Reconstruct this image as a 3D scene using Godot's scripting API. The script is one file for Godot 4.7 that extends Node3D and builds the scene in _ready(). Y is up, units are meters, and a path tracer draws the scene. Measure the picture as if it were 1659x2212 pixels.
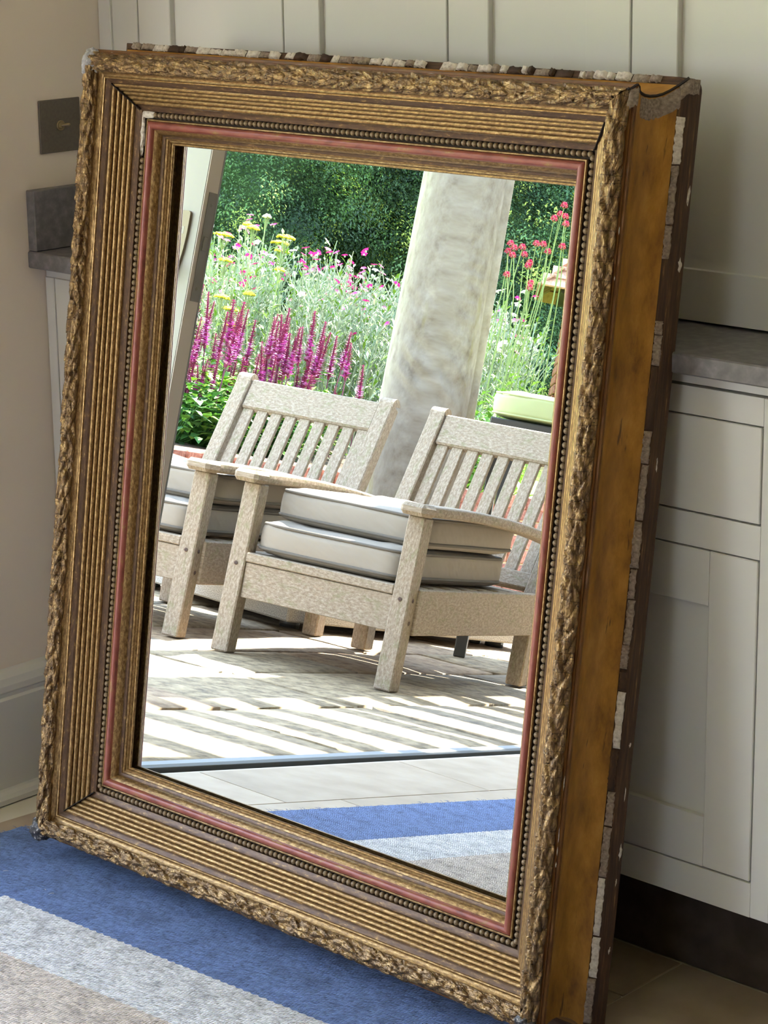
extends Node3D

var rng := RandomNumberGenerator.new()
var mats := {}

# ------------------------------------------------------------------ geometry
class Geo:
	var v := PackedVector3Array()
	var n := PackedVector3Array()
	var uv := PackedVector2Array()
	var col := PackedColorArray()
	var ix := PackedInt32Array()
	var tint := Color(1, 1, 1)
	var use_col := false

	func vert(p: Vector3, nn: Vector3, t: Vector2) -> int:
		v.append(p)
		n.append(nn)
		uv.append(t)
		col.append(tint)
		return v.size() - 1

	# convex polygon facing along nn
	func face(pts: Array, nn: Vector3, uvs: Array) -> void:
		var cr: Vector3 = (pts[1] - pts[0]).cross(pts[2] - pts[0])
		var flip: bool = cr.dot(nn) < 0.0
		var b := v.size()
		for i in pts.size():
			vert(pts[i], nn, uvs[i])
		for i in range(1, pts.size() - 1):
			if flip:
				ix.append_array(PackedInt32Array([b, b + i, b + i + 1]))
			else:
				ix.append_array(PackedInt32Array([b, b + i + 1, b + i]))

	func flat(pts: Array) -> void:
		var nn: Vector3 = (pts[1] - pts[0]).cross(pts[2] - pts[0]).normalized()
		var us := []
		for p in pts:
			us.append(Vector2(p.x + p.z * 0.37, p.y + p.z * 0.71))
		face(pts, nn, us)

	# box with chamfered edges; the grain (u) runs along its longest side
	func cbox(at: Transform3D, size: Vector3, bev := 0.003, off := Vector2.ZERO) -> void:
		var h := size * 0.5
		bev = minf(bev, minf(h.x, minf(h.y, h.z)) * 0.6)
		var inn := h - Vector3(bev, bev, bev)
		var L := 0
		if size.y > size[L]: L = 1
		if size.z > size[L]: L = 2
		var bs := at.basis
		var mk := func(p: Vector3, k: int) -> Vector2:
			if k == L:
				return Vector2(p[(L + 1) % 3] * 0.3, p[(L + 2) % 3]) + off
			var o := 3 - k - L
			return Vector2(p[L], p[o] + k * 0.21) + off
		for k in 3:
			var a := (k + 1) % 3
			var b := (k + 2) % 3
			for s: float in [-1.0, 1.0]:
				var pts := []
				var us := []
				for c: Array in [[-1, -1], [1, -1], [1, 1], [-1, 1]]:
					var p := Vector3.ZERO
					p[k] = s * h[k]
					p[a] = c[0] * inn[a]
					p[b] = c[1] * inn[b]
					pts.append(at * p)
					us.append(mk.call(p, k))
				var nn := Vector3.ZERO
				nn[k] = s
				face(pts, (bs * nn).normalized(), us)
		if bev <= 0.0:
			return
		for k in 3:
			var a := (k + 1) % 3
			var b := (k + 2) % 3
			for sa: float in [-1.0, 1.0]:
				for sb: float in [-1.0, 1.0]:
					var q := []
					var us := []
					for c: Array in [[-1, 0], [1, 0], [1, 1], [-1, 1]]:
						var p := Vector3.ZERO
						p[k] = c[0] * inn[k]
						p[a] = sa * (h[a] if c[1] == 0 else inn[a])
						p[b] = sb * (inn[b] if c[1] == 0 else h[b])
						q.append(at * p)
						us.append(mk.call(p, a if k != L else a))
					var nn := Vector3.ZERO
					nn[a] = sa
					nn[b] = sb
					face(q, (bs * nn).normalized(), us)
		for sx: float in [-1.0, 1.0]:
			for sy: float in [-1.0, 1.0]:
				for sz: float in [-1.0, 1.0]:
					var s := Vector3(sx, sy, sz)
					var q := []
					var us := []
					for k in 3:
						var p := inn * s
						p[k] = h[k] * s[k]
						q.append(at * p)
						us.append(mk.call(p, k))
					face(q, (bs * s).normalized(), us)

	func box(c: Vector3, size: Vector3, bev := 0.003, off := Vector2.ZERO) -> void:
		cbox(Transform3D(Basis(), c), size, bev, off)

	# box given by two corners
	func bb(a: Vector3, b: Vector3, bev := 0.003, off := Vector2.ZERO) -> void:
		cbox(Transform3D(Basis(), (a + b) * 0.5), (b - a).abs(), bev, off)

	# bar from a to b: w across (towards side), d the other way
	func bar(a: Vector3, b: Vector3, side: Vector3, w: float, d: float, bev := 0.003, off := Vector2.ZERO) -> void:
		var y := (b - a).normalized()
		var x := (side - y * side.dot(y)).normalized()
		var z := x.cross(y)
		cbox(Transform3D(Basis(x, y, z), (a + b) * 0.5), Vector3(w, a.distance_to(b), d), bev, off)

	# smooth surface over a grid of points, rows of equal length; normal = dcol x drow
	func grid(rows: Array, us: float = 1.0, vs: float = 1.0, uvs: Array = []) -> void:
		var nr := rows.size()
		var nc: int = rows[0].size()
		var b := v.size()
		for r in nr:
			for c in nc:
				var du: Vector3 = rows[r][mini(c + 1, nc - 1)] - rows[r][maxi(c - 1, 0)]
				var dv: Vector3 = rows[mini(r + 1, nr - 1)][c] - rows[maxi(r - 1, 0)][c]
				var nn := du.cross(dv)
				if nn.length_squared() < 1e-16:
					nn = Vector3.UP
				vert(rows[r][c], nn.normalized(), uvs[r][c] if uvs.size() else Vector2(c * us, r * vs))
		for r in nr - 1:
			for c in nc - 1:
				var i := b + r * nc + c
				ix.append_array(PackedInt32Array([i, i + nc + 1, i + 1, i, i + nc, i + nc + 1]))

	func tube(pts: Array, radii: Array, sides := 8, caps := true) -> void:
		var rows := []
		var uvs := []
		var len := 0.0
		var up := Vector3.UP
		for i in pts.size():
			var d: Vector3 = (pts[mini(i + 1, pts.size() - 1)] - pts[maxi(i - 1, 0)]).normalized()
			var a := d.cross(up)
			if a.length() < 0.05:
				a = d.cross(Vector3.RIGHT)
			a = a.normalized()
			var bb2 := d.cross(a)
			if i > 0: len += pts[i].distance_to(pts[i - 1])
			var row := []
			var ur := []
			for k in sides + 1:
				var f := TAU * k / sides
				row.append(pts[i] + (a * cos(f) + bb2 * sin(f)) * radii[i])
				ur.append(Vector2(len, f * radii[i]))
			rows.append(row)
			uvs.append(ur)
		grid(rows, 1, 1, uvs)
		if caps:
			for e: int in [0, pts.size() - 1]:
				var nn: Vector3 = (pts[1] - pts[0]) * -1.0 if e == 0 else pts[e] - pts[e - 1]
				var poly := []
				var us := []
				for k in sides:
					poly.append(rows[e][k])
					us.append(uvs[e][k])
				face(poly, nn.normalized(), us)

	# profile of (radius, height) turned round y
	func lathe(prof: Array, at: Transform3D, segs := 20) -> void:
		var rows := []
		for p: Vector2 in prof:
			var row := []
			for k in segs + 1:
				var f := -TAU * k / segs
				row.append(at * Vector3(p.x * cos(f), p.y, p.x * sin(f)))
			rows.append(row)
		grid(rows, 0.02, 0.02)

	# lumpy ball
	func lump(c: Vector3, r: Vector3, seed_: int, amp := 0.2, nu := 14, nv := 9) -> void:
		var fn := FastNoiseLite.new()
		fn.seed = seed_
		fn.frequency = 1.1
		var rows := []
		for j in nv + 1:
			var row := []
			var th := PI * j / nv
			for i in nu + 1:
				var f := -TAU * i / nu
				var d := Vector3(sin(th) * cos(f), -cos(th), sin(th) * sin(f))
				row.append(c + d * r * (1.0 + amp * 2.0 * fn.get_noise_3dv(d * 1.3)))
			rows.append(row)
		grid(rows, 0.005, 0.005)

	func mesh() -> ArrayMesh:
		var m := ArrayMesh.new()
		add_to(m)
		return m

	func add_to(m: ArrayMesh) -> void:
		var a := []
		a.resize(Mesh.ARRAY_MAX)
		a[Mesh.ARRAY_VERTEX] = v
		a[Mesh.ARRAY_NORMAL] = n
		a[Mesh.ARRAY_TEX_UV] = uv
		a[Mesh.ARRAY_TEX_UV2] = uv
		if use_col:
			a[Mesh.ARRAY_COLOR] = col
		a[Mesh.ARRAY_INDEX] = ix
		m.add_surface_from_arrays(Mesh.PRIMITIVE_TRIANGLES, a)


# ------------------------------------------------------------------ nodes
func thing(called: String, label: String, category: String, at := Vector3.ZERO, group := "") -> Node3D:
	var o := Node3D.new()
	o.name = called
	add_child(o, true)
	o.position = at
	tag(o, label, category, group)
	return o

func tag(o: Node, label: String, category: String, group := "") -> void:
	o.set_meta("label", label)
	o.set_meta("category", category)
	if group != "":
		o.set_meta("group", group)

func put(called: String, g: Variant, m: Material, parent: Node = self) -> MeshInstance3D:
	var o := MeshInstance3D.new()
	o.name = called
	o.mesh = g.mesh() if g is Geo else g
	o.material_override = m
	parent.add_child(o, true)
	return o

func struct(called: String, g: Variant, m: Material, label: String, category: String) -> MeshInstance3D:
	var o := put(called, g, m)
	o.set_meta("kind", "structure")
	tag(o, label, category)
	return o

func many(called: String, mesh: Mesh, m: Material, xf: Array, cols: Array, parent: Node) -> MultiMeshInstance3D:
	var mm := MultiMesh.new()
	mm.transform_format = MultiMesh.TRANSFORM_3D
	mm.use_colors = cols.size() > 0
	mm.mesh = mesh
	mm.instance_count = xf.size()
	for i in xf.size():
		mm.set_instance_transform(i, xf[i])
		if cols.size() > 0:
			mm.set_instance_color(i, cols[i])
	var o := MultiMeshInstance3D.new()
	o.name = called
	o.multimesh = mm
	o.material_override = m
	o.set_meta("kind", "stuff")
	parent.add_child(o, true)
	return o

# ------------------------------------------------------------------ materials
func noise(w: int, h: int, freq: float, ramp: Array, sd := 1, oct := 4, kind := FastNoiseLite.TYPE_SIMPLEX_SMOOTH, gain := 0.55) -> NoiseTexture2D:
	var f := FastNoiseLite.new()
	f.noise_type = kind
	f.seed = sd
	f.frequency = freq
	f.fractal_octaves = oct
	f.fractal_gain = gain
	var t := NoiseTexture2D.new()
	t.width = w
	t.height = h
	t.seamless = true
	t.seamless_blend_skirt = 0.2
	t.noise = f
	if ramp.size() > 0:
		var g := Gradient.new()
		var of := PackedFloat32Array()
		var cs := PackedColorArray()
		for r: Array in ramp:
			of.append(r[0])
			cs.append(r[1])
		g.offsets = of
		g.colors = cs
		t.color_ramp = g
	return t

func mat(key: String, c: Color, rough: float, metal := 0.0) -> StandardMaterial3D:
	var m := StandardMaterial3D.new()
	m.resource_name = key
	m.albedo_color = c
	m.roughness = rough
	m.metallic = metal
	mats[key] = m
	return m

func textured(key: String, tex: Texture2D, su: float, sv: float, rough: float, metal := 0.0, bump: Texture2D = null, bump_cm := 0.0) -> StandardMaterial3D:
	var m := mat(key, Color.WHITE, rough, metal)
	m.albedo_texture = tex
	m.uv1_scale = Vector3(su, sv, 1)
	if bump:
		m.heightmap_enabled = true
		m.heightmap_texture = bump
		m.heightmap_scale = bump_cm
	return m

func over(m: StandardMaterial3D, tex: Texture2D, su: float, sv: float, mode := BaseMaterial3D.BLEND_MODE_MIX) -> void:
	m.detail_enabled = true
	m.detail_albedo = tex
	m.detail_blend_mode = mode
	m.detail_uv_layer = BaseMaterial3D.DETAIL_UV_2
	m.uv2_scale = Vector3(su, sv, 1)

func rgb(r: int, g: int, b: int, a := 1.0) -> Color:
	return Color(r / 255.0, g / 255.0, b / 255.0, a)

func tri(m: StandardMaterial3D, s: float) -> StandardMaterial3D:
	m.uv1_triplanar = true
	m.uv1_scale = Vector3(s, s, s)
	return m

func make_materials() -> void:
	var grain := noise(256, 256, 0.03, [], 5, 4)
	tri(mat("wall_paint", rgb(230, 217, 203), 0.9), 3.0)
	mats.wall_paint.heightmap_enabled = true
	mats.wall_paint.heightmap_texture = grain
	mats.wall_paint.heightmap_scale = 0.03
	mat("brown_paint", rgb(136, 106, 78), 0.9)
	mat("ceiling_paint", rgb(244, 242, 236), 0.9)
	mat("cabinet_paint", rgb(214, 212, 207), 0.5)
	mat("dark_gap", rgb(40, 32, 28), 0.9)
	tri(textured("stone", noise(512, 512, 0.02, [[0.0, rgb(92, 90, 92)], [0.45, rgb(108, 105, 107)], [0.7, rgb(120, 116, 118)], [1.0, rgb(134, 130, 132)]], 3, 5), 1, 1, 0.4), 4.0)
	tri(textured("plinth_board", noise(256, 256, 0.02, [[0.0, rgb(58, 50, 45)], [1.0, rgb(84, 76, 70)]], 4, 5), 1, 1, 0.5), 3.0)
	for k in 3:
		var b := [0, -7, 6][k] as int
		tri(textured("tile_%d" % k, noise(512, 512, 0.008, [[0.0, rgb(160 + b, 142 + b, 120 + b)], [0.5, rgb(176 + b, 158 + b, 136 + b)], [1.0, rgb(188 + b, 172 + b, 152 + b)]], 11 + k, 5), 1, 1, 0.42), 1.4)
	mat("grout", rgb(214, 208, 194), 0.9)
	# woven wool
	var st := _stitches()
	var mottle := noise(256, 256, 0.02, [[0.0, Color(0.80, 0.80, 0.80)], [0.5, Color(0.97, 0.97, 0.97)], [1.0, Color(1, 1, 1)]], 21, 4)
	for c: Array in [["wool_blue", rgb(112, 138, 194)], ["wool_grey", rgb(238, 237, 240)], ["wool_beige", rgb(228, 213, 201)]]:
		var m := textured(c[0], st[0], 6.25, 6.25, 0.95, 0.0, st[1], 0.24)
		m.albedo_color = c[1]
		m.rim_enabled = true
		m.rim = 0.15
		over(m, mottle, 3.0, 3.0, BaseMaterial3D.BLEND_MODE_MUL)
	# gilding
	var gold := noise(1024, 512, 0.03, [[0.0, rgb(76, 56, 38)], [0.3, rgb(118, 91, 57)], [0.55, rgb(148, 118, 76)], [0.78, rgb(178, 147, 98)], [1.0, rgb(214, 186, 134)]], 31, 6, FastNoiseLite.TYPE_SIMPLEX_SMOOTH, 0.75)
	var goldb := noise(256, 256, 0.04, [], 32, 4)
	textured("gilt", gold, 2.6, 11.0, 0.38, 0.7, goldb, 0.02)
	var worn := noise(1024, 512, 0.02, [[0.0, rgb(70, 50, 38)], [0.5, rgb(96, 72, 52)], [0.68, rgb(112, 86, 58)], [0.78, rgb(160, 126, 80)], [1.0, rgb(192, 160, 106)]], 33, 6, FastNoiseLite.TYPE_SIMPLEX_SMOOTH, 0.7)
	textured("worn_gilt", worn, 2.0, 12.0, 0.42, 0.4, goldb, 0.02)
	var bole := noise(1024, 512, 0.012, [[0.0, rgb(96, 52, 44)], [0.35, rgb(132, 68, 58)], [0.62, rgb(148, 82, 70)], [0.76, rgb(140, 92, 64)], [0.88, rgb(164, 128, 76)], [1.0, rgb(184, 150, 96)]], 34, 6, FastNoiseLite.TYPE_SIMPLEX_SMOOTH, 0.65)
	textured("bole", bole, 1.6, 9.0, 0.33, 0.12, goldb, 0.015)
	textured("groove", noise(256, 256, 0.02, [[0.0, rgb(40, 30, 24)], [1.0, rgb(70, 52, 38)]], 35), 4, 20, 0.8)
	textured("bead_gilt", noise(256, 256, 0.02, [[0.0, rgb(92, 76, 58)], [0.5, rgb(128, 108, 82)], [1.0, rgb(152, 130, 98)]], 36), 1, 1, 0.5, 0.2)
	var carve := noise(512, 512, 0.02, [[0.0, rgb(80, 62, 44)], [0.35, rgb(112, 88, 60)], [0.6, rgb(140, 112, 74)], [0.8, rgb(172, 142, 96)], [1.0, rgb(206, 178, 130)]], 37, 5, FastNoiseLite.TYPE_SIMPLEX_SMOOTH, 0.6)
	textured("carved_gilt", carve, 4.0, 9.0, 0.4, 0.6, noise(512, 512, 0.06, [], 38, 4), 0.14)
	over(mats.carved_gilt, _cracks(), 3.3, 20.0)
	var ochre := noise(1024, 512, 0.008, [[0.0, rgb(110, 72, 26)], [0.4, rgb(154, 106, 36)], [0.65, rgb(172, 122, 46)], [1.0, rgb(190, 142, 66)]], 39, 6, FastNoiseLite.TYPE_SIMPLEX_SMOOTH, 0.65)
	textured("ochre", ochre, 1.2, 5.0, 0.5, 0.15, goldb, 0.02)
	over(mats.ochre, noise(512, 512, 0.012, [[0.0, rgb(60, 38, 18, 0.85)], [0.12, rgb(70, 46, 22, 0.6)], [0.18, rgb(90, 60, 30, 0.0)], [1.0, rgb(90, 60, 30, 0.0)]], 40, 5), 1.3, 8.0)
	var oe := textured("ochre_edge", ochre, 2.0, 16.0, 0.5, 0.2, goldb, 0.02)
	oe.albedo_color = rgb(165, 150, 134)
	textured("old_wood", noise(512, 512, 0.012, [[0.0, rgb(44, 28, 16)], [0.5, rgb(68, 45, 26)], [0.74, rgb(84, 58, 36)], [0.86, rgb(134, 100, 62)], [1.0, rgb(180, 150, 112)]], 41, 5, FastNoiseLite.TYPE_SIMPLEX_SMOOTH, 0.65), 1.5, 22.0, 0.75, 0.0, goldb, 0.06)
	var plas := noise(256, 256, 0.03, [[0.0, rgb(120, 108, 98)], [0.4, rgb(196, 186, 174)], [1.0, rgb(232, 226, 216)]], 42, 5)
	tri(textured("gesso", plas, 1, 1, 0.9), 20.0)
	tri(textured("grey_gesso", noise(256, 256, 0.03, [[0.0, rgb(92, 78, 68)], [0.5, rgb(142, 126, 112)], [1.0, rgb(178, 164, 150)]], 43, 5), 1, 1, 0.9), 20.0)
	tri(textured("broken_black", noise(256, 256, 0.04, [[0.0, rgb(28, 26, 27)], [0.6, rgb(52, 49, 50)], [0.72, rgb(110, 105, 102)], [0.82, rgb(206, 202, 196)], [1.0, rgb(226, 222, 216)]], 44, 5), 1, 1, 0.5), 14.0)
	tri(textured("grey_loss", noise(256, 256, 0.04, [[0.0, rgb(112, 110, 114)], [0.5, rgb(160, 158, 162)], [1.0, rgb(216, 214, 212)]], 45, 5), 1, 1, 0.8), 26.0)
	mat("mirror_glass", Color(0.83, 0.84, 0.825), 0.0, 1.0)
	mats.mirror_glass.specular_mode = BaseMaterial3D.SPECULAR_SCHLICK_GGX
	# metals and door
	tri(textured("switch_plate", noise(256, 256, 0.06, [[0.0, rgb(98, 90, 80)], [1.0, rgb(112, 104, 92)]], 46), 1, 1, 0.45, 0.3), 8.0)
	mat("brass", rgb(150, 132, 100), 0.4, 0.6)
	mat("nickel", rgb(124, 111, 88), 0.45, 0.2)
	mat("dark_metal", rgb(128, 122, 112), 0.45, 0.4)
	mat("door_paint", rgb(146, 141, 130), 0.5)
	mat("door_edge_paint", rgb(206, 192, 178), 0.6)
	mat("rubber", rgb(150, 150, 148), 0.6)
	mat("aluminium", rgb(140, 146, 152), 0.4, 0.3)
	mat("black_metal", rgb(52, 52, 50), 0.5, 0.2)
	var g := mat("pane", Color(1, 1, 1, 0.06), 0.02)
	g.transparency = BaseMaterial3D.TRANSPARENCY_ALPHA
	# outdoors
	var teak := noise(1024, 512, 0.03, [[0.0, rgb(88, 75, 60)], [0.35, rgb(121, 107, 90)], [0.6, rgb(136, 123, 107)], [0.8, rgb(150, 139, 124)], [1.0, rgb(182, 174, 162)]], 51, 6, FastNoiseLite.TYPE_SIMPLEX_SMOOTH, 0.8)
	textured("teak", teak, 1.6, 7.0, 0.85, 0.0, noise(256, 256, 0.04, [], 52), 0.05)
	over(mats.teak, noise(512, 512, 0.012, [[0.0, rgb(92, 98, 56, 0.6)], [0.28, rgb(98, 102, 66, 0.3)], [0.45, rgb(120, 118, 88, 0.0)], [0.7, rgb(120, 118, 88, 0.0)], [0.85, rgb(142, 118, 96, 0.3)], [1.0, rgb(150, 120, 96, 0.5)]], 53, 6, FastNoiseLite.TYPE_SIMPLEX_SMOOTH, 0.75), 2.0, 4.0)
	var cush := mat("cushion_cloth", rgb(130, 122, 111), 0.9)
	cush.heightmap_enabled = true
	cush.heightmap_texture = noise(256, 256, 0.012, [], 54, 3)
	cush.heightmap_scale = 0.25
	cush.uv1_scale = Vector3(3, 3, 1)
	mat("piping_cloth", rgb(88, 82, 74), 0.9)
	mat("green_cushion", rgb(160, 170, 126), 0.9)
	var flag := [[rgb(84, 72, 54), rgb(136, 120, 94), rgb(166, 150, 120)], [rgb(78, 70, 58), rgb(122, 110, 92), rgb(152, 140, 118)], [rgb(90, 70, 52), rgb(138, 116, 90), rgb(162, 142, 114)]]
	for k in 3:
		tri(textured("flag_%d" % k, noise(512, 512, 0.012, [[0.0, flag[k][0]], [0.5, flag[k][1]], [1.0, flag[k][2]]], 60 + k, 5, FastNoiseLite.TYPE_SIMPLEX_SMOOTH, 0.65), 1, 1, 0.85, 0.0, noise(256, 256, 0.02, [], 63, 5), 0.5), 2.4)
	tri(textured("mortar", noise(256, 256, 0.03, [[0.0, rgb(136, 118, 90)], [1.0, rgb(190, 166, 128)]], 64), 1, 1, 0.95), 5.0)
	for k in 3:
		var c := [rgb(128, 76, 58), rgb(142, 90, 70), rgb(112, 66, 52)][k] as Color
		tri(textured("brick_%d" % k, noise(256, 256, 0.03, [[0.0, c.darkened(0.25)], [0.5, c], [1.0, c.lightened(0.2)]], 65 + k, 4), 1, 1, 0.9), 6.0)
	tri(textured("granite", noise(512, 512, 0.22, [[0.0, rgb(70, 70, 70)], [0.4, rgb(140, 138, 132)], [0.6, rgb(168, 166, 158)], [1.0, rgb(210, 208, 200)]], 70, 3), 1, 1, 0.7), 2.2)
	textured("canvas", noise(1024, 1024, 0.012, [[0.0, rgb(100, 91, 80)], [0.35, rgb(122, 114, 103)], [0.7, rgb(133, 126, 116)], [1.0, rgb(146, 140, 131)]], 71, 5, FastNoiseLite.TYPE_SIMPLEX_SMOOTH, 0.65), 1.2, 0.8, 0.9, 0.0, noise(512, 512, 0.02, [], 72, 4), 0.3)
	over(mats.canvas, noise(512, 512, 0.006, [[0.0, rgb(112, 106, 52, 0.7)], [0.14, rgb(118, 110, 60, 0.35)], [0.24, rgb(130, 124, 90, 0.0)], [1.0, rgb(130, 124, 90, 0.0)]], 73, 5), 2.2, 0.5)
	tri(textured("soil", noise(256, 256, 0.04, [[0.0, rgb(48, 38, 28)], [1.0, rgb(98, 80, 60)]], 74, 5), 1, 1, 1.0), 3.0)
	tri(textured("turf", noise(512, 512, 0.02, [[0.0, rgb(98, 138, 40)], [0.5, rgb(136, 178, 52)], [0.75, rgb(170, 196, 80)], [1.0, rgb(206, 200, 124)]], 75, 5), 1, 1, 1.0), 0.8)
	for k in 3:
		tri(textured("roof_tile_%d" % k, noise(256, 256, 0.03, [[0.0, [rgb(112, 70, 52), rgb(128, 92, 70), rgb(116, 84, 68)][k]], [1.0, [rgb(150, 102, 78), rgb(164, 128, 104), rgb(152, 120, 100)][k]]], 76 + k, 4), 1, 1, 0.9), 5.0)
	tri(textured("bark", noise(256, 256, 0.03, [[0.0, rgb(46, 36, 28)], [1.0, rgb(92, 76, 60)]], 80), 1, 1, 1.0), 4.0)
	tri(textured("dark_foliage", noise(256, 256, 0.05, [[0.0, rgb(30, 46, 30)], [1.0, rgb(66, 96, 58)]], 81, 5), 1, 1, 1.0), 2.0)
	for c: Array in [["leaf", rgb(214, 214, 214), 0.6], ["silver_leaf", rgb(168, 168, 166), 0.4], ["petal", rgb(208, 208, 208), 0.6]]:
		var m := mat(c[0], c[1], 0.7)
		m.vertex_color_use_as_albedo = true
		m.backlight_enabled = true
		m.backlight = Color(c[2], c[2], c[2])
	mat("stem_green", rgb(150, 170, 110), 0.8)

# weft of the flat-woven rug: brightness of the stitches and their relief
func _stitches() -> Array:
	var n := 512
	var a := Image.create(n, n, false, Image.FORMAT_RGB8)
	var h := Image.create(n, n, false, Image.FORMAT_RGB8)
	var r := RandomNumberGenerator.new()
	r.seed = 99
	var nx := 30
	var ny := 44
	var tone := []
	for k in nx * ny:
		tone.append(clampf(r.randfn(0.92, 0.08), 0.6, 1.0))
	var shift := []
	for k in ny: shift.append(r.randf())
	var high := []
	for k in nx * ny: high.append(r.randf_range(0.55, 1.0))
	for y in n:
		var fy := float(y) / n * ny
		var iy := int(fy)
		var ty: float = fy - iy
		for x in n:
			var fx: float = float(x) / n * nx + shift[iy] + 0.35 * (ty - 0.5)
			var jx := int(floor(fx)) % nx
			var tx: float = fx - floor(fx)
			var e: float = (1.0 - pow(absf(tx * 2.0 - 1.0), 3.0)) * (1.0 - pow(absf(ty * 2.0 - 1.0), 2.5))
			var t: float = tone[((jx + nx) % nx) + iy * nx]
			e *= high[((jx + nx) % nx) + iy * nx]
			a.set_pixel(x, y, Color(t, t, t))
			h.set_pixel(x, y, Color(e, e, e))
	return [ImageTexture.create_from_image(a), ImageTexture.create_from_image(h)]

# hair cracks across the carved moulding: dark lines on a clear ground
func _cracks() -> ImageTexture:
	var w := 1024
	var hh := 128
	var im := Image.create(w, hh, false, Image.FORMAT_RGBA8)
	im.fill(rgb(60, 40, 26, 0.0))
	var r := RandomNumberGenerator.new()
	r.seed = 5
	var x := 10.0
	while x < w - 20:
		var y0 := r.randi_range(0, 40)
		var y1 := r.randi_range(70, 127)
		var xx := x
		for y in range(y0, y1):
			xx += r.randf_range(-0.9, 0.9)
			for k in 2:
				im.set_pixel(clampi(int(xx) + k, 0, w - 1), y, rgb(34, 22, 14, 0.95))
		x += r.randf_range(24, 90)
	for k in 70:
		var cx := r.randi_range(6, w - 7)
		var cy := r.randi_range(16, hh - 17)
		im.fill_rect(Rect2i(cx, cy, r.randi_range(2, 6), r.randi_range(2, 5)), rgb(34, 22, 14, 0.9))
	return ImageTexture.create_from_image(im)

# ------------------------------------------------------------------ the gilded mirror
const MW := 0.85386
const MH := 1.05419
var mirror: Node3D
var moulding_n := 0

# end points of the line of a moulding at (t outward from the bead line, n in front of it), in metres
func rail_ends(rail: String, t: float, n: float) -> Array:
	match rail:
		"bottom": return [Vector3(-t, -t, n), Vector3(MW + t, -t, n)]
		"right": return [Vector3(MW + t, -t, n), Vector3(MW + t, MH + t, n)]
		"top": return [Vector3(MW + t, MH + t, n), Vector3(-t, MH + t, n)]
	return [Vector3(-t, MH + t, n), Vector3(-t, -t, n)]

# a mitred moulding: profile in millimetres from the inside outwards; smooth where the profile bends softly
func corner_r(t: float) -> float:
	return clampf((t - 95.5) * 1.6, 0.0, 16.5) * 0.001

func moulding(rail: String, prof: Array, soft := 38.0, rounded := false) -> Geo:
	var g := Geo.new()
	var o: Vector3 = {"bottom": Vector3.DOWN, "right": Vector3.RIGHT, "top": Vector3.UP, "left": Vector3.LEFT}[rail]
	var e := []
	for p: Vector2 in prof:
		e.append(rail_ends(rail, p.x * 0.001, p.y * 0.001))
	if rounded:
		for i in prof.size():
			if rail == "right": e[i][1].y -= corner_r(prof[i].x)
			if rail == "top": e[i][0].x -= corner_r(prof[i].x)
	var nr := []
	for i in prof.size() - 1:
		var d: Vector2 = (prof[i + 1] - prof[i]).normalized()
		nr.append((Vector3(0, 0, d.x) - o * d.y).normalized())
	moulding_n += 1
	var vv := fposmod(moulding_n * 0.0377, 1.0)
	var uo := fposmod(moulding_n * 0.3119, 1.0)
	var segs := 6
	for i in prof.size() - 1:
		var l: float = prof[i].distance_to(prof[i + 1]) * 0.001
		var na: Vector3 = nr[i]
		var nb: Vector3 = nr[i]
		if i > 0 and nr[i].angle_to(nr[i - 1]) < deg_to_rad(soft):
			na = (nr[i] + nr[i - 1]).normalized()
		if i < nr.size() - 1 and nr[i].angle_to(nr[i + 1]) < deg_to_rad(soft):
			nb = (nr[i] + nr[i + 1]).normalized()
		var len: float = e[i][0].distance_to(e[i][1])
		for s in segs:
			var f0 := float(s) / segs
			var f1 := float(s + 1) / segs
			var a: Vector3 = e[i][0].lerp(e[i][1], f0)
			var b: Vector3 = e[i][0].lerp(e[i][1], f1)
			var c: Vector3 = e[i + 1][0].lerp(e[i + 1][1], f1)
			var d: Vector3 = e[i + 1][0].lerp(e[i + 1][1], f0)
			var k := g.v.size()
			g.vert(a, na, Vector2(uo + len * f0, vv))
			g.vert(b, na, Vector2(uo + len * f1, vv))
			g.vert(c, nb, Vector2(uo + len * f1, vv + l))
			g.vert(d, nb, Vector2(uo + len * f0, vv + l))
			var up: bool = (b - a).cross(c - a).dot(nr[i]) > 0
			if up:
				g.ix.append_array(PackedInt32Array([k, k + 2, k + 1, k, k + 3, k + 2]))
			else:
				g.ix.append_array(PackedInt32Array([k, k + 1, k + 2, k, k + 2, k + 3]))
		vv += l
	return g

func arc(c: Vector2, r: float, a0: float, a1: float, k: int) -> Array:
	var out := []
	for i in k + 1:
		var f := deg_to_rad(lerpf(a0, a1, float(i) / k))
		out.append(c + Vector2(cos(f), sin(f)) * r)
	return out

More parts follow.
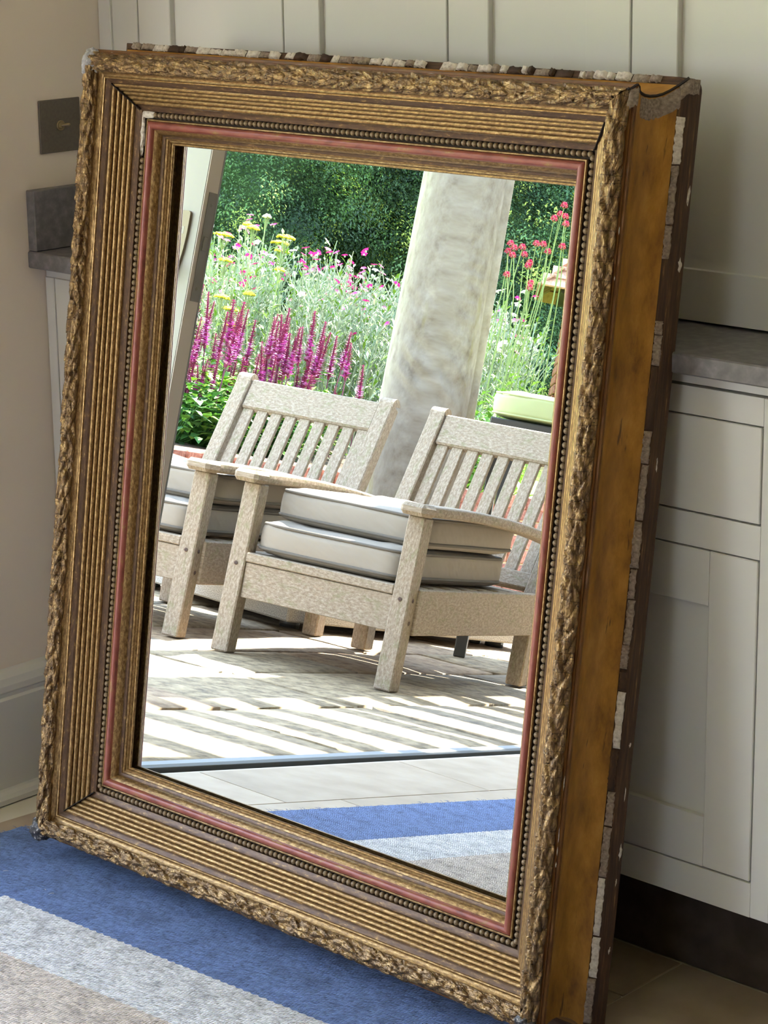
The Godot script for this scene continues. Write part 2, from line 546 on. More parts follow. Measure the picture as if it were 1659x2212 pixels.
# the leaf garland: overlapping pointed leaves carved on a round, as true relief
func leaf_roll(rail: String, sd: int) -> Geo:
	var g := Geo.new()
	var r := RandomNumberGenerator.new()
	r.seed = sd
	var fn := FastNoiseLite.new()
	fn.seed = sd
	fn.frequency = 90.0
	var o: Vector3 = {"bottom": Vector3.DOWN, "right": Vector3.RIGHT, "top": Vector3.UP, "left": Vector3.LEFT}[rail]
	var mid := rail_ends(rail, 0.0713, 0.0472)
	var len: float = mid[0].distance_to(mid[1])
	var R := 0.0122
	var a0 := deg_to_rad(188.0)
	var a1 := deg_to_rad(-14.0)
	var arcl := R * (a0 - a1)
	var na := 38
	var ns := int(len / 0.0013)
	# leaves: [s of the base, a of the axis, length, half width, lift, skew]
	var buckets := {}
	var pitch := 0.0172
	var rows := 4
	var s := -0.03
	var row := 0
	while s < len + 0.03:
		for k in rows:
			if (k + row) % 2 == 0:
				var lf := [s + r.randf_range(-0.004, 0.004), arcl * (0.12 + 0.76 * k / (rows - 1.0)) + r.randf_range(-0.0018, 0.0018), r.randf_range(0.027, 0.040), r.randf_range(0.0050, 0.0070), r.randf_range(0.0036, 0.0060), r.randf_range(-0.3, 0.3)]
				for b in range(int(floor(lf[0] / 0.02)), int(floor((lf[0] + lf[2]) / 0.02)) + 1):
					if not buckets.has(b): buckets[b] = []
					buckets[b].append(lf)
		s += pitch * 0.62
		row += 1
	var pits := {}
	for k in int(len / 0.013):
		var ps := r.randf() * len
		var b := int(floor(ps / 0.02))
		if not pits.has(b): pits[b] = []
		pits[b].append([ps, r.randf_range(0.15, 0.85) * arcl, r.randf_range(0.0014, 0.0026)])
	var pts := []
	var uvs := []
	for j in na + 1:
		var f := float(j) / na
		var th := lerpf(a0, a1, f)
		var cc := cos(th)
		var sn := sin(th)
		var av := f * arcl
		var edge := clampf(minf(f, 1.0 - f) * 7.0, 0.0, 1.0)
		var line := []
		var ul := []
		# mitre: the line is longer further out
		var e := rail_ends(rail, 0.0713 + R * cc, 0.0472 + R * sn)
		var ext: float = (e[0].distance_to(e[1]) - len) * 0.5
		for i in ns + 1:
			var sf := float(i) / ns
			var sp := -ext + sf * (len + 2.0 * ext)
			var h := -0.0016
			var b := int(floor(sp / 0.02))
			if buckets.has(b):
				for lf: Array in buckets[b]:
					var q: float = (sp - lf[0]) / lf[2]
					if q > 0.0 and q < 1.0:
						var da: float = absf(av - lf[1] - lf[5] * (sp - lf[0]))
						var w: float = lf[3] * sin(PI * pow(q, 0.62)) * 1.05
						if da < w:
							var x := da / w
							var hh: float = lf[4] * (0.25 + 0.75 * q) * (1.0 - x * x) + 0.0012 * (1.0 - x) * sin(q * PI)
							if x < 0.12: hh -= 0.0007
							hh += 0.00055 * sin((av - lf[1] - lf[5] * (sp - lf[0])) * 2600.0 + q * 5.0) * (1.0 - 0.6 * x)
							h = maxf(h, hh - 0.0006)
			if pits.has(b):
				for pt: Array in pits[b]:
					var dd: float = Vector2(sp - pt[0], av - pt[1]).length() / pt[2]
					if dd < 1.0:
						h -= 0.0034 * (1.0 - dd * dd)
			h += 0.0006 * fn.get_noise_2d(sp, av)
			h *= edge
			var base: Vector3 = e[0].lerp(e[1], sf)
			line.append(base + (o * cc + Vector3(0, 0, sn)) * h)
			ul.append(Vector2(sp, av))
		pts.append(line)
		uvs.append(ul)
	# normal = along x across: rows go from inside outwards
	g.grid(pts, 1, 1, uvs)
	return flip_to(g, Vector3(0, 0, 1))

# turns a surface over if it mostly faces away from dir
func flip_to(g: Geo, dir: Vector3) -> Geo:
	var s := 0.0
	for i in range(0, g.n.size(), 7):
		s += g.n[i].dot(dir)
	if s < 0.0:
		for i in g.n.size():
			g.n[i] = -g.n[i]
		for i in range(0, g.ix.size(), 3):
			var t := g.ix[i + 1]
			g.ix[i + 1] = g.ix[i + 2]
			g.ix[i + 2] = t
	return g

func V(x: float, y: float) -> Vector2:
	return Vector2(x, y)

func build_mirror() -> void:
	mirror = thing("gilded_mirror", "large antique gilded mirror with leaf-carved frame leaning on the cupboards", "mirror", Vector3(-0.661867, 0.124428, 0.223242))
	mirror.basis = Basis(Vector3(0.9999862, 0, -0.00525506), Vector3(-0.00075503, 0.98962475, -0.1436742), Vector3(0.00520053, 0.14367619, 0.98961109))
	var reeds := []
	for k in 5:
		var f0 := k / 5.0
		var f1 := (k + 1) / 5.0
		var pa := V(lerpf(13.7, 41.8, f0), lerpf(8.1, 33.1, f0)) + V(0.67, -0.74) * 2.2 * sin(PI * f0)
		var pb := V(lerpf(13.7, 41.8, f1), lerpf(8.1, 33.1, f1)) + V(0.67, -0.74) * 2.2 * sin(PI * f1)
		var ax := (pb - pa)
		var nn := V(-ax.y, ax.x).normalized()
		var pr := []
		for i in 11:
			var q := 0.5 - 0.5 * cos(PI * i / 10.0)
			pr.append(pa.lerp(pb, q) + nn * (3.7 * sqrt(maxf(0.0, 1.0 - pow(q * 2.0 - 1.0, 2.0))) - 1.4))
		reeds.append(pr)
	var torus := [V(-21.5, -1)]
	torus.append_array(arc(V(-15.2, 0.2), 5.9, 178, 4, 10))
	torus.append(V(-9.3, 0.6))
	var bead_m := SphereMesh.new()
	bead_m.radius = 0.0043
	bead_m.height = 0.0086
	bead_m.radial_segments = 12
	bead_m.rings = 7
	for rail: String in ["bottom", "right", "left", "top"]:
		var back := [V(91, 38.8), V(88.5, 36), V(84, 28.5), V(80.5, 19), V(78.4, 8), V(78, -3), V(79.3, -14), V(82.5, -24), V(87.5, -31.5), V(95.5, -38.9)]
		var body := put("frame_rail", moulding(rail, back), mats.ochre, mirror)
		var low := 114.0 if rail == "bottom" else 105.8
		put("back_board", moulding(rail, [V(95.5, -38.9), V(97, -41.5), V(103, -44), V(low - 1.5, -45), V(low, -47), V(low, -74), V(-30, -74)], 38.0, true), mats.old_wood, body)
		put("fillet", moulding(rail, [V(83.3, 50), V(83.5, 46), V(86.3, 45.6), V(87, 44.6), V(86.6, 42.6), V(90, 42.0), V(91, 38.8)]), mats.ochre_edge, body)
		put("leaf_moulding", leaf_roll(rail, {"bottom": 3, "right": 8, "left": 14, "top": 21}[rail]), mats.carved_gilt, body)
		put("hollow", moulding(rail, [V(48.6, 40), V(49, 42.3), V(50.6, 42.8), V(52, 41.8), V(54, 41.6), V(56.5, 43), V(59.6, 47)]), mats.gilt, body)
		put("flat_band", moulding(rail, [V(41.5, 32.5), V(43, 35.2), V(44, 36), V(48.6, 40)]), mats.worn_gilt, body)
		for pr: Array in reeds:
			put("reed", moulding(rail, pr), mats.gilt, body)
		put("inner_band", moulding(rail, [V(5.2, -5), V(5.4, 2.4), V(6.2, 3.0), V(9.5, 4.8), V(13.0, 7.2), V(13.7, 8.1)]), mats.worn_gilt, body)
		put("bead_groove", moulding(rail, [V(-6, 1), V(-6, -5), V(5.2, -5)]), mats.groove, body)
		put("gold_fillet", moulding(rail, [V(-9.3, 0.6), V(-9.1, 2.6), V(-8.4, 3.1), V(-7.0, 2.9), V(-6, 1)]), mats.gilt, body)
		put("red_moulding", moulding(rail, torus), mats.bole, body)
		put("cove", moulding(rail, [V(-28.5, -11.5), V(-28.2, -9), V(-27, -6), V(-24.8, -3.4), V(-21.5, -1)]), mats.gilt, body)
		put("red_step", moulding(rail, [V(-33, -16), V(-32.6, -14.4), V(-31, -13.4), V(-29.4, -12.6), V(-28.5, -11.5)]), mats.worn_gilt, body)
		put("sight_edge", moulding(rail, [V(-30, -66), V(-30, -26), V(-42.2, -26), V(-42.6, -24), V(-41.6, -22.4), V(-39.6, -22.2), V(-39.2, -20.6), V(-37.6, -19.2), V(-35.8, -19.4), V(-35.4, -17.6), V(-33, -16)]), mats.gilt, body)
		# beads
		var e := rail_ends(rail, 0.0004, -0.001)
		var nb := int(round(e[0].distance_to(e[1]) / 0.00925))
		var rest := []
		for k in nb:
			var q := (k + 0.5) / nb
			var p: Vector3 = e[0].lerp(e[1], q)
			if (rail == "left" and q < 0.06) or (rail == "top" and q > 0.975):
				continue
			if rail == "top" or (rail == "left" and q < 0.2):
				rest.append(Transform3D(Basis(), p))
			else:
				var o := put("bead", bead_m, mats.bead_gilt, body)
				o.position = p
		if rest.size() > 0:
			many("bead_row", bead_m, mats.bead_gilt, rest, [], body)
		_chips(rail, body)
	var cnr := Geo.new()
	var crow := []
	for p: Vector2 in [V(95.5, -38.9), V(97, -41.5), V(103, -44), V(104.3, -45), V(105.8, -47), V(105.8, -74)]:
		var rr := corner_r(p.x)
		var row := []
		for k in 9:
			var f := PI * 0.5 * k / 8.0
			row.append(Vector3(MW + p.x * 0.001 - rr + rr * cos(f), MH + p.x * 0.001 - rr + rr * sin(f), p.y * 0.001))
		crow.append(row)
	cnr.grid(crow, 0.004, 0.004)
	put("back_board", flip_to(cnr, Vector3(1, 1, 0)), mats.old_wood, mirror)
	# glass, slightly turned in its rebate
	var u := mirror.basis.inverse()
	var gn := u * Vector3(sin(0.0075) * cos(0.147), sin(0.147), cos(0.0075) * cos(0.147))
	var gx := Vector3.UP.cross(gn).normalized()
	var gy := gn.cross(gx)
	var gl := Geo.new()
	var hw := MW * 0.5 + 0.031
	var hh := MH * 0.5 + 0.031
	gl.cbox(Transform3D(Basis(gx, gy, gn), Vector3(MW * 0.5, MH * 0.5, -0.036)), Vector3(hw * 2, hh * 2, 0.004), 0.0)
	put("glass", gl, mats.mirror_glass, mirror).set_meta("label", "silvered mirror glass reflecting the sunny terrace")
	var bk := Geo.new()
	bk.bb(Vector3(-0.03, -0.03, -0.073), Vector3(MW + 0.03, MH + 0.03, -0.062), 0.001)
	put("backing", bk, mats.old_wood, mirror)
	# losses at the corners
	for c: Array in [["corner_loss", "grey_loss", Vector3(-0.0735, MH + 0.0700, 0.049), Vector3(0.0165, 0.021, 0.0155), 2], ["corner_loss", "broken_black", Vector3(-0.080, -0.0795, 0.046), Vector3(0.021, 0.0175, 0.0185), 4], ["corner_loss", "broken_black", Vector3(MW + 0.068, -0.077, 0.0475), Vector3(0.018, 0.0185, 0.0175), 6]]:
		var l := Geo.new()
		l.lump(c[2], c[3], c[4], 0.22, 22, 14)
		put(c[0], l, mats[c[1]], mirror).set_meta("label", "crumbled plaster showing at the broken corner of the carving")
	var pt := Geo.new()
	var pr := RandomNumberGenerator.new()
	pr.seed = 31
	for q: Array in [[[V(88.5, 36), V(84, 28.5), V(80.5, 19), V(78.4, 8), V(78, -3), V(79.3, -14), V(82.5, -24), V(87.5, -31.5), V(95.5, -38.9), V(100, -42.0)], 2, 9, 0.030], [[V(83.5, 50), V(87, 45.0), V(91, 39.4), V(88.5, 36)], 0, 3, 0.026], [[V(96, -39), V(104.8, -44.4), V(106.3, -48), V(106.4, -60), V(106.4, -73)], 0, 4, 0.02]]:
		var pf: Array = q[0]
		var rows := []
		for k in 7:
			var row := []
			for i in range(q[1], q[2]):
				var a: Vector2 = pf[i]
				var b: Vector2 = pf[mini(i + 1, pf.size() - 1)]
				for h in 3:
					var p := a.lerp(b, h / 3.0)
					var dd := (b - a).normalized()
					var nn := V(-dd.y, dd.x) * -1.0
					var lift := 1.3 if (k > 0 and k < 6) else -0.4
					if (i == q[1] and h == 0) or (i == q[2] - 1 and h == 2): lift = -0.4
					p += (nn if nn.x > 0 else -nn) * (lift + pr.randf_range(-0.35, 0.35))
					var dn: float = 0.002 + q[3] * k / 6.0 * pr.randf_range(0.88, 1.0)
					row.append(Vector3(MW + p.x * 0.001, MH + a.lerp(b, h / 3.0).x * 0.001 - dn, p.y * 0.001))
			rows.append(row)
		pt.grid(rows, 0.004, 0.004)
	flip_to(pt, Vector3(1, 0, 0.2))
	put("corner_loss", pt, mats.grey_gesso, mirror).set_meta("label", "bare gesso where the gilding has flaked at the open mitre")
	var tl := Geo.new()
	tl.lump(Vector3(0.006, MH + 0.0005, -0.001), Vector3(0.016, 0.0058, 0.0034), 12, 0.3, 18, 10)
	tl.lump(Vector3(-0.0045, MH - 0.026, -0.001), Vector3(0.0052, 0.034, 0.0034), 13, 0.3, 18, 14)
	put("bead_loss", tl, mats.gesso, mirror).set_meta("label", "white plaster where beads have broken away")
	# open mitres
	var cr := Geo.new()
	for c: Array in [[-1.0, 1.0], [1.0, 1.0], [-1.0, -1.0]]:
		var ox: float = 0.0 if c[0] < 0 else MW
		var oy: float = 0.0 if c[1] < 0 else MH
		for q: Array in [[0.013, 0.0095, 0.042, 0.0345], [0.0064, 0.0048, 0.0125, 0.0088]]:
			cr.bar(Vector3(ox + c[0] * q[0], oy + c[1] * q[0], q[1]), Vector3(ox + c[0] * q[2], oy + c[1] * q[2], q[3]), Vector3(c[0], -c[1], 0), 0.0012, 0.006, 0.0)
	var cv := [V(84.5, 52), V(83.5, 46.5), V(87.2, 44.2), V(90.3, 41), V(88.7, 36), V(84.2, 28.5), V(80.7, 19), V(78.6, 8), V(78.2, -3), V(79.5, -14), V(82.7, -24), V(87.7, -31.5), V(95.7, -38.9), V(105.5, -44.5)]
	for i in cv.size() - 1:
		var pa := Vector3(MW + cv[i].x * 0.001, MH + cv[i].x * 0.001, cv[i].y * 0.001)
		var pb := Vector3(MW + cv[i + 1].x * 0.001, MH + cv[i + 1].x * 0.001, cv[i + 1].y * 0.001)
		cr.bar(pa, pb, Vector3(1, -1, 0), 0.0026, 0.003, 0.0)
	put("mitre_crack", cr, mats.dark_gap, mirror)

# crumbled gesso along the back edge
func _chips(rail: String, body: Node) -> void:
	var r := RandomNumberGenerator.new()
	r.seed = {"bottom": 1, "right": 2, "top": 3, "left": 4}[rail]
	if rail == "bottom":
		return
	var e := rail_ends(rail, 0.1002, -0.0415)
	var o: Vector3 = {"right": Vector3.RIGHT, "top": Vector3.UP, "left": Vector3.LEFT}[rail]
	var d: Vector3 = (e[1] - e[0]).normalized()
	var len: float = e[0].distance_to(e[1])
	var s := 0.012
	var side := (o * 9.3 + Vector3(0, 0, -5.3)).normalized()
	if rail == "top": s = 0.035
	while s < len - (0.045 if rail == "right" else 0.02):
		var l := r.randf_range(0.008, 0.03) if rail == "top" else r.randf_range(0.014, 0.085)
		var what := r.randf()
		if what < 0.93:
			var m: Material = mats.gesso if what < (0.34 if rail == "top" else 0.22) else mats.grey_gesso
			if what > 0.76: m = mats.old_wood
			var g := Geo.new()
			var th := r.randf_range(0.003, 0.0065)
			var w := r.randf_range(0.008, 0.0105)
			var c: Vector3 = e[0] + d * (s + l * 0.5) + side * r.randf_range(-0.0006, 0.0012)
			# a flake with uneven outline
			var rows := []
			var nn := d.cross(side)
			if nn.z < 0: nn = -nn
			var nu := 7 if rail == "top" else 17
			for j in 4:
				var row := []
				for i in nu:
					var x := (i / (nu - 1.0) - 0.5) * l * 0.97 + r.randf_range(-0.0006, 0.0006)
					var y := ([-0.5, -0.47, 0.47, 0.5][j] as float) * w + r.randf_range(-0.0012, 0.0012)
					var z := 0.0 if (j == 0 or j == 3) else th + r.randf_range(-0.0007, 0.0007)
					if (i == 0 or i == nu - 1):
						z *= 0.25
					row.append(c + d * x + side * y + nn * (z - 0.0008))
				rows.append(row)
			g.grid(rows, 0.004, 0.004)
			put("gesso_flake", flip_to(g, nn), m, body)
		s += l
	# stray flakes further out on the board and along the fillet
	for k in 14:
		var q := r.randf()
		var on_board := k < 8
		var t := r.randf_range(0.1046, 0.1062) if on_board else 0.0868
		var n := r.randf_range(-0.070, -0.050) if on_board else 0.0446
		var ee := rail_ends(rail, t, n)
		var c: Vector3 = ee[0].lerp(ee[1], 0.03 + 0.94 * q)
		if on_board: c += o * (0.1061 - t)
		var l := r.randf_range(0.006, 0.04)
		var w := r.randf_range(0.002, 0.006) if on_board else 0.0018
		var side2 := Vector3(0, 0, 1) if on_board else Vector3(0, 0, 1)
		var up2 := o
		var poly := []
		for i in 11:
			var f := TAU * i / 11.0
			poly.append(c + d * cos(f) * l * 0.5 * r.randf_range(0.35, 1.0) + side2 * sin(f) * w * r.randf_range(0.2, 1.0) + up2 * 0.0002)
		var g := Geo.new()
		for i in 11:
			g.flat([c + up2 * 0.0009, poly[i], poly[(i + 1) % 11]])
		put("gesso_flake", flip_to(g, up2), mats.gesso, body)

# ------------------------------------------------------------------ the room
const WX := -1.0145
const OUTSIDE := Transform3D(Vector3(0.99901, 0.00645, 0.04402), Vector3(-0.00655, 0.99998, 0.00198), Vector3(-0.04401, -0.00226, 0.99903), Vector3(0.00864, 0.00411, 0.02503))

# a flat slab with the given outline (x, z)
func slab(g: Geo, q: Array, y0: float, y1: float) -> void:
	var top := []
	for p: Vector2 in q: top.append(Vector3(p.x, y1, p.y))
	g.face(top, Vector3.UP, q)
	var c := Vector3.ZERO
	for p: Vector3 in top: c += p / q.size()
	for i in q.size():
		var a: Vector3 = top[i]
		var b: Vector3 = top[(i + 1) % q.size()]
		var dn := Vector3(0, y0 - y1, 0)
		var nn := Vector3(b.z - a.z, 0, a.x - b.x).normalized()
		if nn.dot(a - c) < 0: nn = -nn
		g.face([a, b, b + dn, a + dn], nn, [q[i], q[i], q[i], q[i]])

func build_room() -> void:
	var g := Geo.new()
	g.bb(Vector3(WX - 0.235, -0.1, -0.8), Vector3(WX, 2.6, 0.42), 0.002)
	struct("wall_left", g, mats.wall_paint, "warm cream plastered wall beside the mirror, with the light switch", "wall")
	g = Geo.new()
	g.bb(Vector3(-1.75, 2.24, 0.42), Vector3(WX, 2.6, 5.4), 0.002)
	g.bb(Vector3(-1.9, -0.1, 5.4), Vector3(WX, 2.6, 6.4), 0.002)
	struct("wall_left", g, mats.wall_paint, "cream wall above and past the open terrace doors", "wall")
	g = Geo.new()
	g.bb(Vector3(-1.3, -0.1, -0.9), Vector3(5.0, 2.6, -0.62), 0.002)
	struct("wall_back", g, mats.wall_paint, "plastered wall hidden behind the tall painted cupboards", "wall")
	g = Geo.new()
	g.bb(Vector3(4.6, -0.1, -0.8), Vector3(4.85, 2.6, 6.4), 0.002)
	struct("wall_right", g, mats.brown_paint, "warm brown wall on the far side of the kitchen", "wall")
	g = Geo.new()
	g.bb(Vector3(-1.4, -0.1, 6.2), Vector3(-0.7, 2.6, 6.45), 0.002)
	g.bb(Vector3(4.4, -0.1, 6.2), Vector3(4.8, 2.6, 6.45), 0.002)
	g.bb(Vector3(-0.7, -0.1, 6.2), Vector3(4.4, 1.05, 6.45), 0.002)
	g.bb(Vector3(-0.7, 2.2, 6.2), Vector3(4.4, 2.6, 6.45), 0.002)
	g.bb(Vector3(-0.7, 1.05, 6.2), Vector3(1.2, 2.2, 6.45), 0.002)
	g.bb(Vector3(2.4, 1.05, 6.2), Vector3(4.4, 2.2, 6.45), 0.002)
	struct("wall_front", g, mats.brown_paint, "warm brown wall around the casement window", "wall")
	g = Geo.new()
	for x: float in [1.2, 1.765, 2.33]:
		g.bb(Vector3(x, 1.05, 6.28), Vector3(x + 0.07, 2.2, 6.35), 0.004)
	g.bb(Vector3(1.27, 1.05, 6.281), Vector3(2.33, 1.12, 6.349), 0.004)
	g.bb(Vector3(1.27, 2.13, 6.281), Vector3(2.33, 2.2, 6.349), 0.004)
	var w := struct("window_1", g, mats.door_paint, "white casement window of two lights behind the camera", "window")
	for k in 2:
		var p := Geo.new()
		var x0 := 1.27 + k * 0.565
		p.bb(Vector3(x0, 1.12, 6.312), Vector3(x0 + 0.495, 2.13, 6.318), 0.0)
		put("pane", p, mats.pane, w)
	g = Geo.new()
	g.bb(Vector3(-1.7, 2.5, -0.9), Vector3(5.0, 2.7, 6.5), 0.0)
	struct("ceiling", g, mats.ceiling_paint, "plain white ceiling", "ceiling")
	g = Geo.new()
	g.bb(Vector3(-1.25, -0.15, -0.9), Vector3(4.9, -0.0025, 0.42), 0.0)
	slab(g, [Vector2(-1.18, 0.42), Vector2(4.9, 0.42), Vector2(4.9, 6.4), Vector2(-2.05, 6.4)], -0.15, -0.0025)
	var fl := struct("floor", g, mats.grout, "limestone tiled floor with pale grout lines", "floor")
	# tiles, one by one
	var pitch := 0.62
	var len := 0.745
	# the joints near the doors run with the door line, further in with the cupboards
	var joint := func(b: int, z: float) -> float:
		match b:
			-3: return -1.229 - 0.1456 * (z - 0.846) if z > 0.42 else WX
			-2: return -0.89 - 0.113 * z
			-1: return -0.34 - 0.06 * z
		return 0.2414 + b * pitch
	for c in range(-3, 7):
		var off := 0.045 + (0.0 if c % 2 else len * 0.5)
		if c == -3: off = 0.953 - 2 * 0.73
		for k in range(-2, 9):
			var z0 := off + k * len
			var z1 := z0 + len
			z0 = maxf(z0, -0.093)
			z1 = minf(z1, 6.2)
			if c == -3: z0 = maxf(z0, 0.43)
			if z1 - z0 < 0.02: continue
			var q := []
			for e: Array in [[c, z0 + 0.002, 0.002], [c + 1, z0 + 0.002, -0.002], [c + 1, z1 - 0.002, -0.002], [c, z1 - 0.002, 0.002]]:
				q.append(Vector2(minf(joint.call(e[0], e[1]) + e[2], 4.6), e[1]))
			var t := Geo.new()
			slab(t, q, -0.012, 0.0)
			put("tile", t, mats["tile_%d" % rng.randi_range(0, 2)], fl)
	# skirting on the left wall
	g = Geo.new()
	var prof := [V(0, 0.016), V(0.030, 0.016), V(0.0285, 0.0), V(0.047, 0.0), V(0.046, 0.008), V(0.040, 0.014), V(0.030, 0.0165), V(0.021, 0.017), V(0.021, 0.172), V(0.016, 0.176), V(0.016, 0.182), V(0.0195, 0.186), V(0.019, 0.196), V(0.015, 0.208), V(0.008, 0.217), V(0.0, 0.221)]
	var rows := []
	for p: Vector2 in prof.slice(3):
		rows.append([Vector3(WX + p.x, p.y, 0.42), Vector3(WX + p.x, p.y, 0.002)])
	for i in rows.size() - 1:
		var gg := [rows[i], rows[i + 1]]
		g.grid(gg, 0.3, 0.05)
	g = flip_to(g, Vector3.RIGHT)
	struct("baseboard_left", g, mats.cabinet_paint, "painted moulded skirting board along the left wall", "skirting")

func shaker_door(called: String, parent: Node, x0: float, x1: float, y0: float, y1: float, z: float, stile: float, rail_b: float, rail_t: float, rec: float, m: Material) -> Node:
	var g := Geo.new()
	var th := 0.02
	g.bb(Vector3(x0, y0, z - th), Vector3(x0 + stile, y1, z), 0.0012)
	g.bb(Vector3(x1 - stile, y0, z - th), Vector3(x1, y1, z), 0.0012)
	g.bb(Vector3(x0 + stile, y0, z - th), Vector3(x1 - stile, y0 + rail_b, z), 0.0003)
	g.bb(Vector3(x0 + stile, y1 - rail_t, z - th), Vector3(x1 - stile, y1, z), 0.0003)
	var d := put(called, g, m, parent)
	var p := Geo.new()
	p.bb(Vector3(x0 + stile - 0.004, y0 + rail_b - 0.004, z - th + 0.001), Vector3(x1 - stile + 0.004, y1 - rail_t + 0.004, z - rec), 0.0)
	put("panel", p, m, d)
	return d

func build_cupboards() -> void:
	var cm: Material = mats.cabinet_paint
	# base unit behind the mirror
	var t := thing("base_cabinet", "painted grey base cupboard with drawer and panelled door, behind the mirror", "cabinet", Vector3.ZERO)
	var g := Geo.new()
	g.bb(Vector3(-1.012, 0.157, -0.6), Vector3(0.4465, 0.892, -0.021), 0.0)
	put("carcass", g, mats.dark_gap, t)
	g = Geo.new()
	g.bb(Vector3(0.417, 0.157, -0.021), Vector3(0.4468, 0.8707, 0), 0.001)
	g.bb(Vector3(-0.08, 0.157, -0.021), Vector3(-0.0525, 0.8707, 0), 0.001)
	g.bb(Vector3(-0.0525, 0.8337, -0.021), Vector3(0.417, 0.8707, 0), 0.0004)
	g.bb(Vector3(-0.0525, 0.6567, -0.021), Vector3(0.417, 0.7017, 0), 0.0004)
	g.bb(Vector3(-0.0525, 0.157, -0.021), Vector3(0.417, 0.2058, 0), 0.0004)
	g.bb(Vector3(-1.0125, 0.157, -0.021), Vector3(-0.9912, 0.8737, 0), 0.0008)
	g.bb(Vector3(-0.9884, 0.157, -0.021), Vector3(-0.93, 0.8737, 0), 0.001)
	g.bb(Vector3(-0.9912, 0.157, -0.021), Vector3(-0.9884, 0.8737, -0.006), 0.0)
	g.bb(Vector3(-0.93, 0.8337, -0.021), Vector3(-0.08, 0.8737, 0), 0.0004)
	g.bb(Vector3(-0.93, 0.157, -0.021), Vector3(-0.08, 0.2058, 0), 0.0004)
	g.bb(Vector3(-1.0125, 0.8737, -0.021), Vector3(0.4468, 0.892, -0.003), 0.0)
	put("face_frame", g, cm, t)
	shaker_door("door", t, -0.05, 0.4145, 0.2083, 0.6543, 0.0, 0.0762, 0.0725, 0.0750, 0.009, cm)
	shaker_door("door", t, -0.505, -0.0825, 0.2083, 0.8312, 0.0, 0.0762, 0.0725, 0.0750, 0.009, cm)
	shaker_door("door", t, -0.9275, -0.5075, 0.2083, 0.8312, 0.0, 0.0762, 0.0725, 0.0750, 0.009, cm)
	g = Geo.new()
	g.bb(Vector3(-0.05, 0.7042, -0.02), Vector3(0.4145, 0.8313, 0), 0.001)
	put("drawer", g, cm, t)
	g = Geo.new()
	g.bb(Vector3(-1.012, 0.0, -0.12), Vector3(0.4468, 0.157, -0.0949), 0.001)
	put("plinth", g, mats.plinth_board, t)
	# next unit along
	t = thing("base_cabinet", "painted grey base cupboard at the right edge, next to the drawer unit", "cabinet", Vector3.ZERO)
	g = Geo.new()
	g.bb(Vector3(0.4475, 0.157, -0.6), Vector3(1.45, 0.892, -0.021), 0.0)
	put("carcass", g, mats.dark_gap, t)
	g = Geo.new()
	g.bb(Vector3(0.4474, 0.157, -0.021), Vector3(0.478, 0.8707, 0), 0.001)
	g.bb(Vector3(1.42, 0.157, -0.021), Vector3(1.45, 0.8707, 0), 0.001)
	g.bb(Vector3(0.478, 0.8337, -0.021), Vector3(1.42, 0.8707, 0), 0.0004)
	g.bb(Vector3(0.478, 0.157, -0.021), Vector3(1.42, 0.2058, 0), 0.0004)
	g.bb(Vector3(0.4474, 0.8707, -0.021), Vector3(1.45, 0.892, -0.003), 0.0)
	put("face_frame", g, cm, t)
	shaker_door("door", t, 0.4805, 0.9475, 0.2083, 0.8312, 0.0, 0.0762, 0.0725, 0.0750, 0.009, cm)
	shaker_door("door", t, 0.95, 1.4175, 0.2083, 0.8312, 0.0, 0.0762, 0.0725, 0.0750, 0.009, cm)
	g = Geo.new()
	g.bb(Vector3(0.4475, 0.0, -0.12), Vector3(1.45, 0.157, -0.0949), 0.001)
	put("plinth", g, mats.plinth_board, t)
	# worktop and its upstand
	g = Geo.new()
	g.bb(Vector3(WX + 0.0005, 0.8927, -0.6), Vector3(1.47, 0.92, 0.0337), 0.002)
	tag(put("worktop", g, mats.stone), "grey stone worktop along the base cupboards, running behind the mirror", "worktop")
	g = Geo.new()
	g.bb(Vector3(WX + 0.0005, 0.9203, -0.142), Vector3(-0.9933, 1.0201, 0.0308), 0.0015)
	tag(put("upstand", g, mats.stone), "short dark stone upstand on the worktop against the left wall", "upstand")
	# tall cupboards on the worktop
	var zu := -0.1438
	t = thing("tall_cupboard", "tall painted cupboard with narrow panelled doors standing on the worktop", "cupboard", Vector3.ZERO)
	g = Geo.new()
	g.bb(Vector3(WX + 0.002, 0.921, -0.6), Vector3(1.45, 2.44, zu - 0.022), 0.0)
	put("carcass", g, mats.dark_gap, t)
	g = Geo.new()
	g.bb(Vector3(WX + 0.001, 0.9225, zu - 0.021), Vector3(-0.9835, 2.44, zu + 0.004), 0.001)
	g.bb(Vector3(-0.9833, 0.9225, zu - 0.021), Vector3(-0.9212, 2.44, zu), 0.001)
	g.bb(Vector3(-0.9212, 2.34, zu - 0.021), Vector3(1.45, 2.44, zu), 0.001)
	put("face_frame", g, cm, t)
	var gaps := [-0.9197, -0.582, -0.244, 0.0877, 0.4235, 0.76, 1.096, 1.44]
	for k in gaps.size() - 1:
		shaker_door("door", t, gaps[k] + 0.0015, gaps[k + 1] - 0.0015, 0.9235, 2.337, zu, 0.0765, 0.0700, 0.08, 0.0105, cm)
	# light switch
	t = thing("light_switch", "square bronze toggle light switch on the cream wall left of the mirror", "light switch", Vector3(WX, 1.1187, -0.0466))
	g = Geo.new()
	g.bb(Vector3(0, -0.0433, -0.0433), Vector3(0.004, 0.0433, 0.0433), 0.0012)
	put("plate", g, mats.switch_plate, t)
	g = Geo.new()
	var rot := Transform3D(Basis(Vector3(0, 0, 1), -PI / 2), Vector3(0.004, 0, 0))
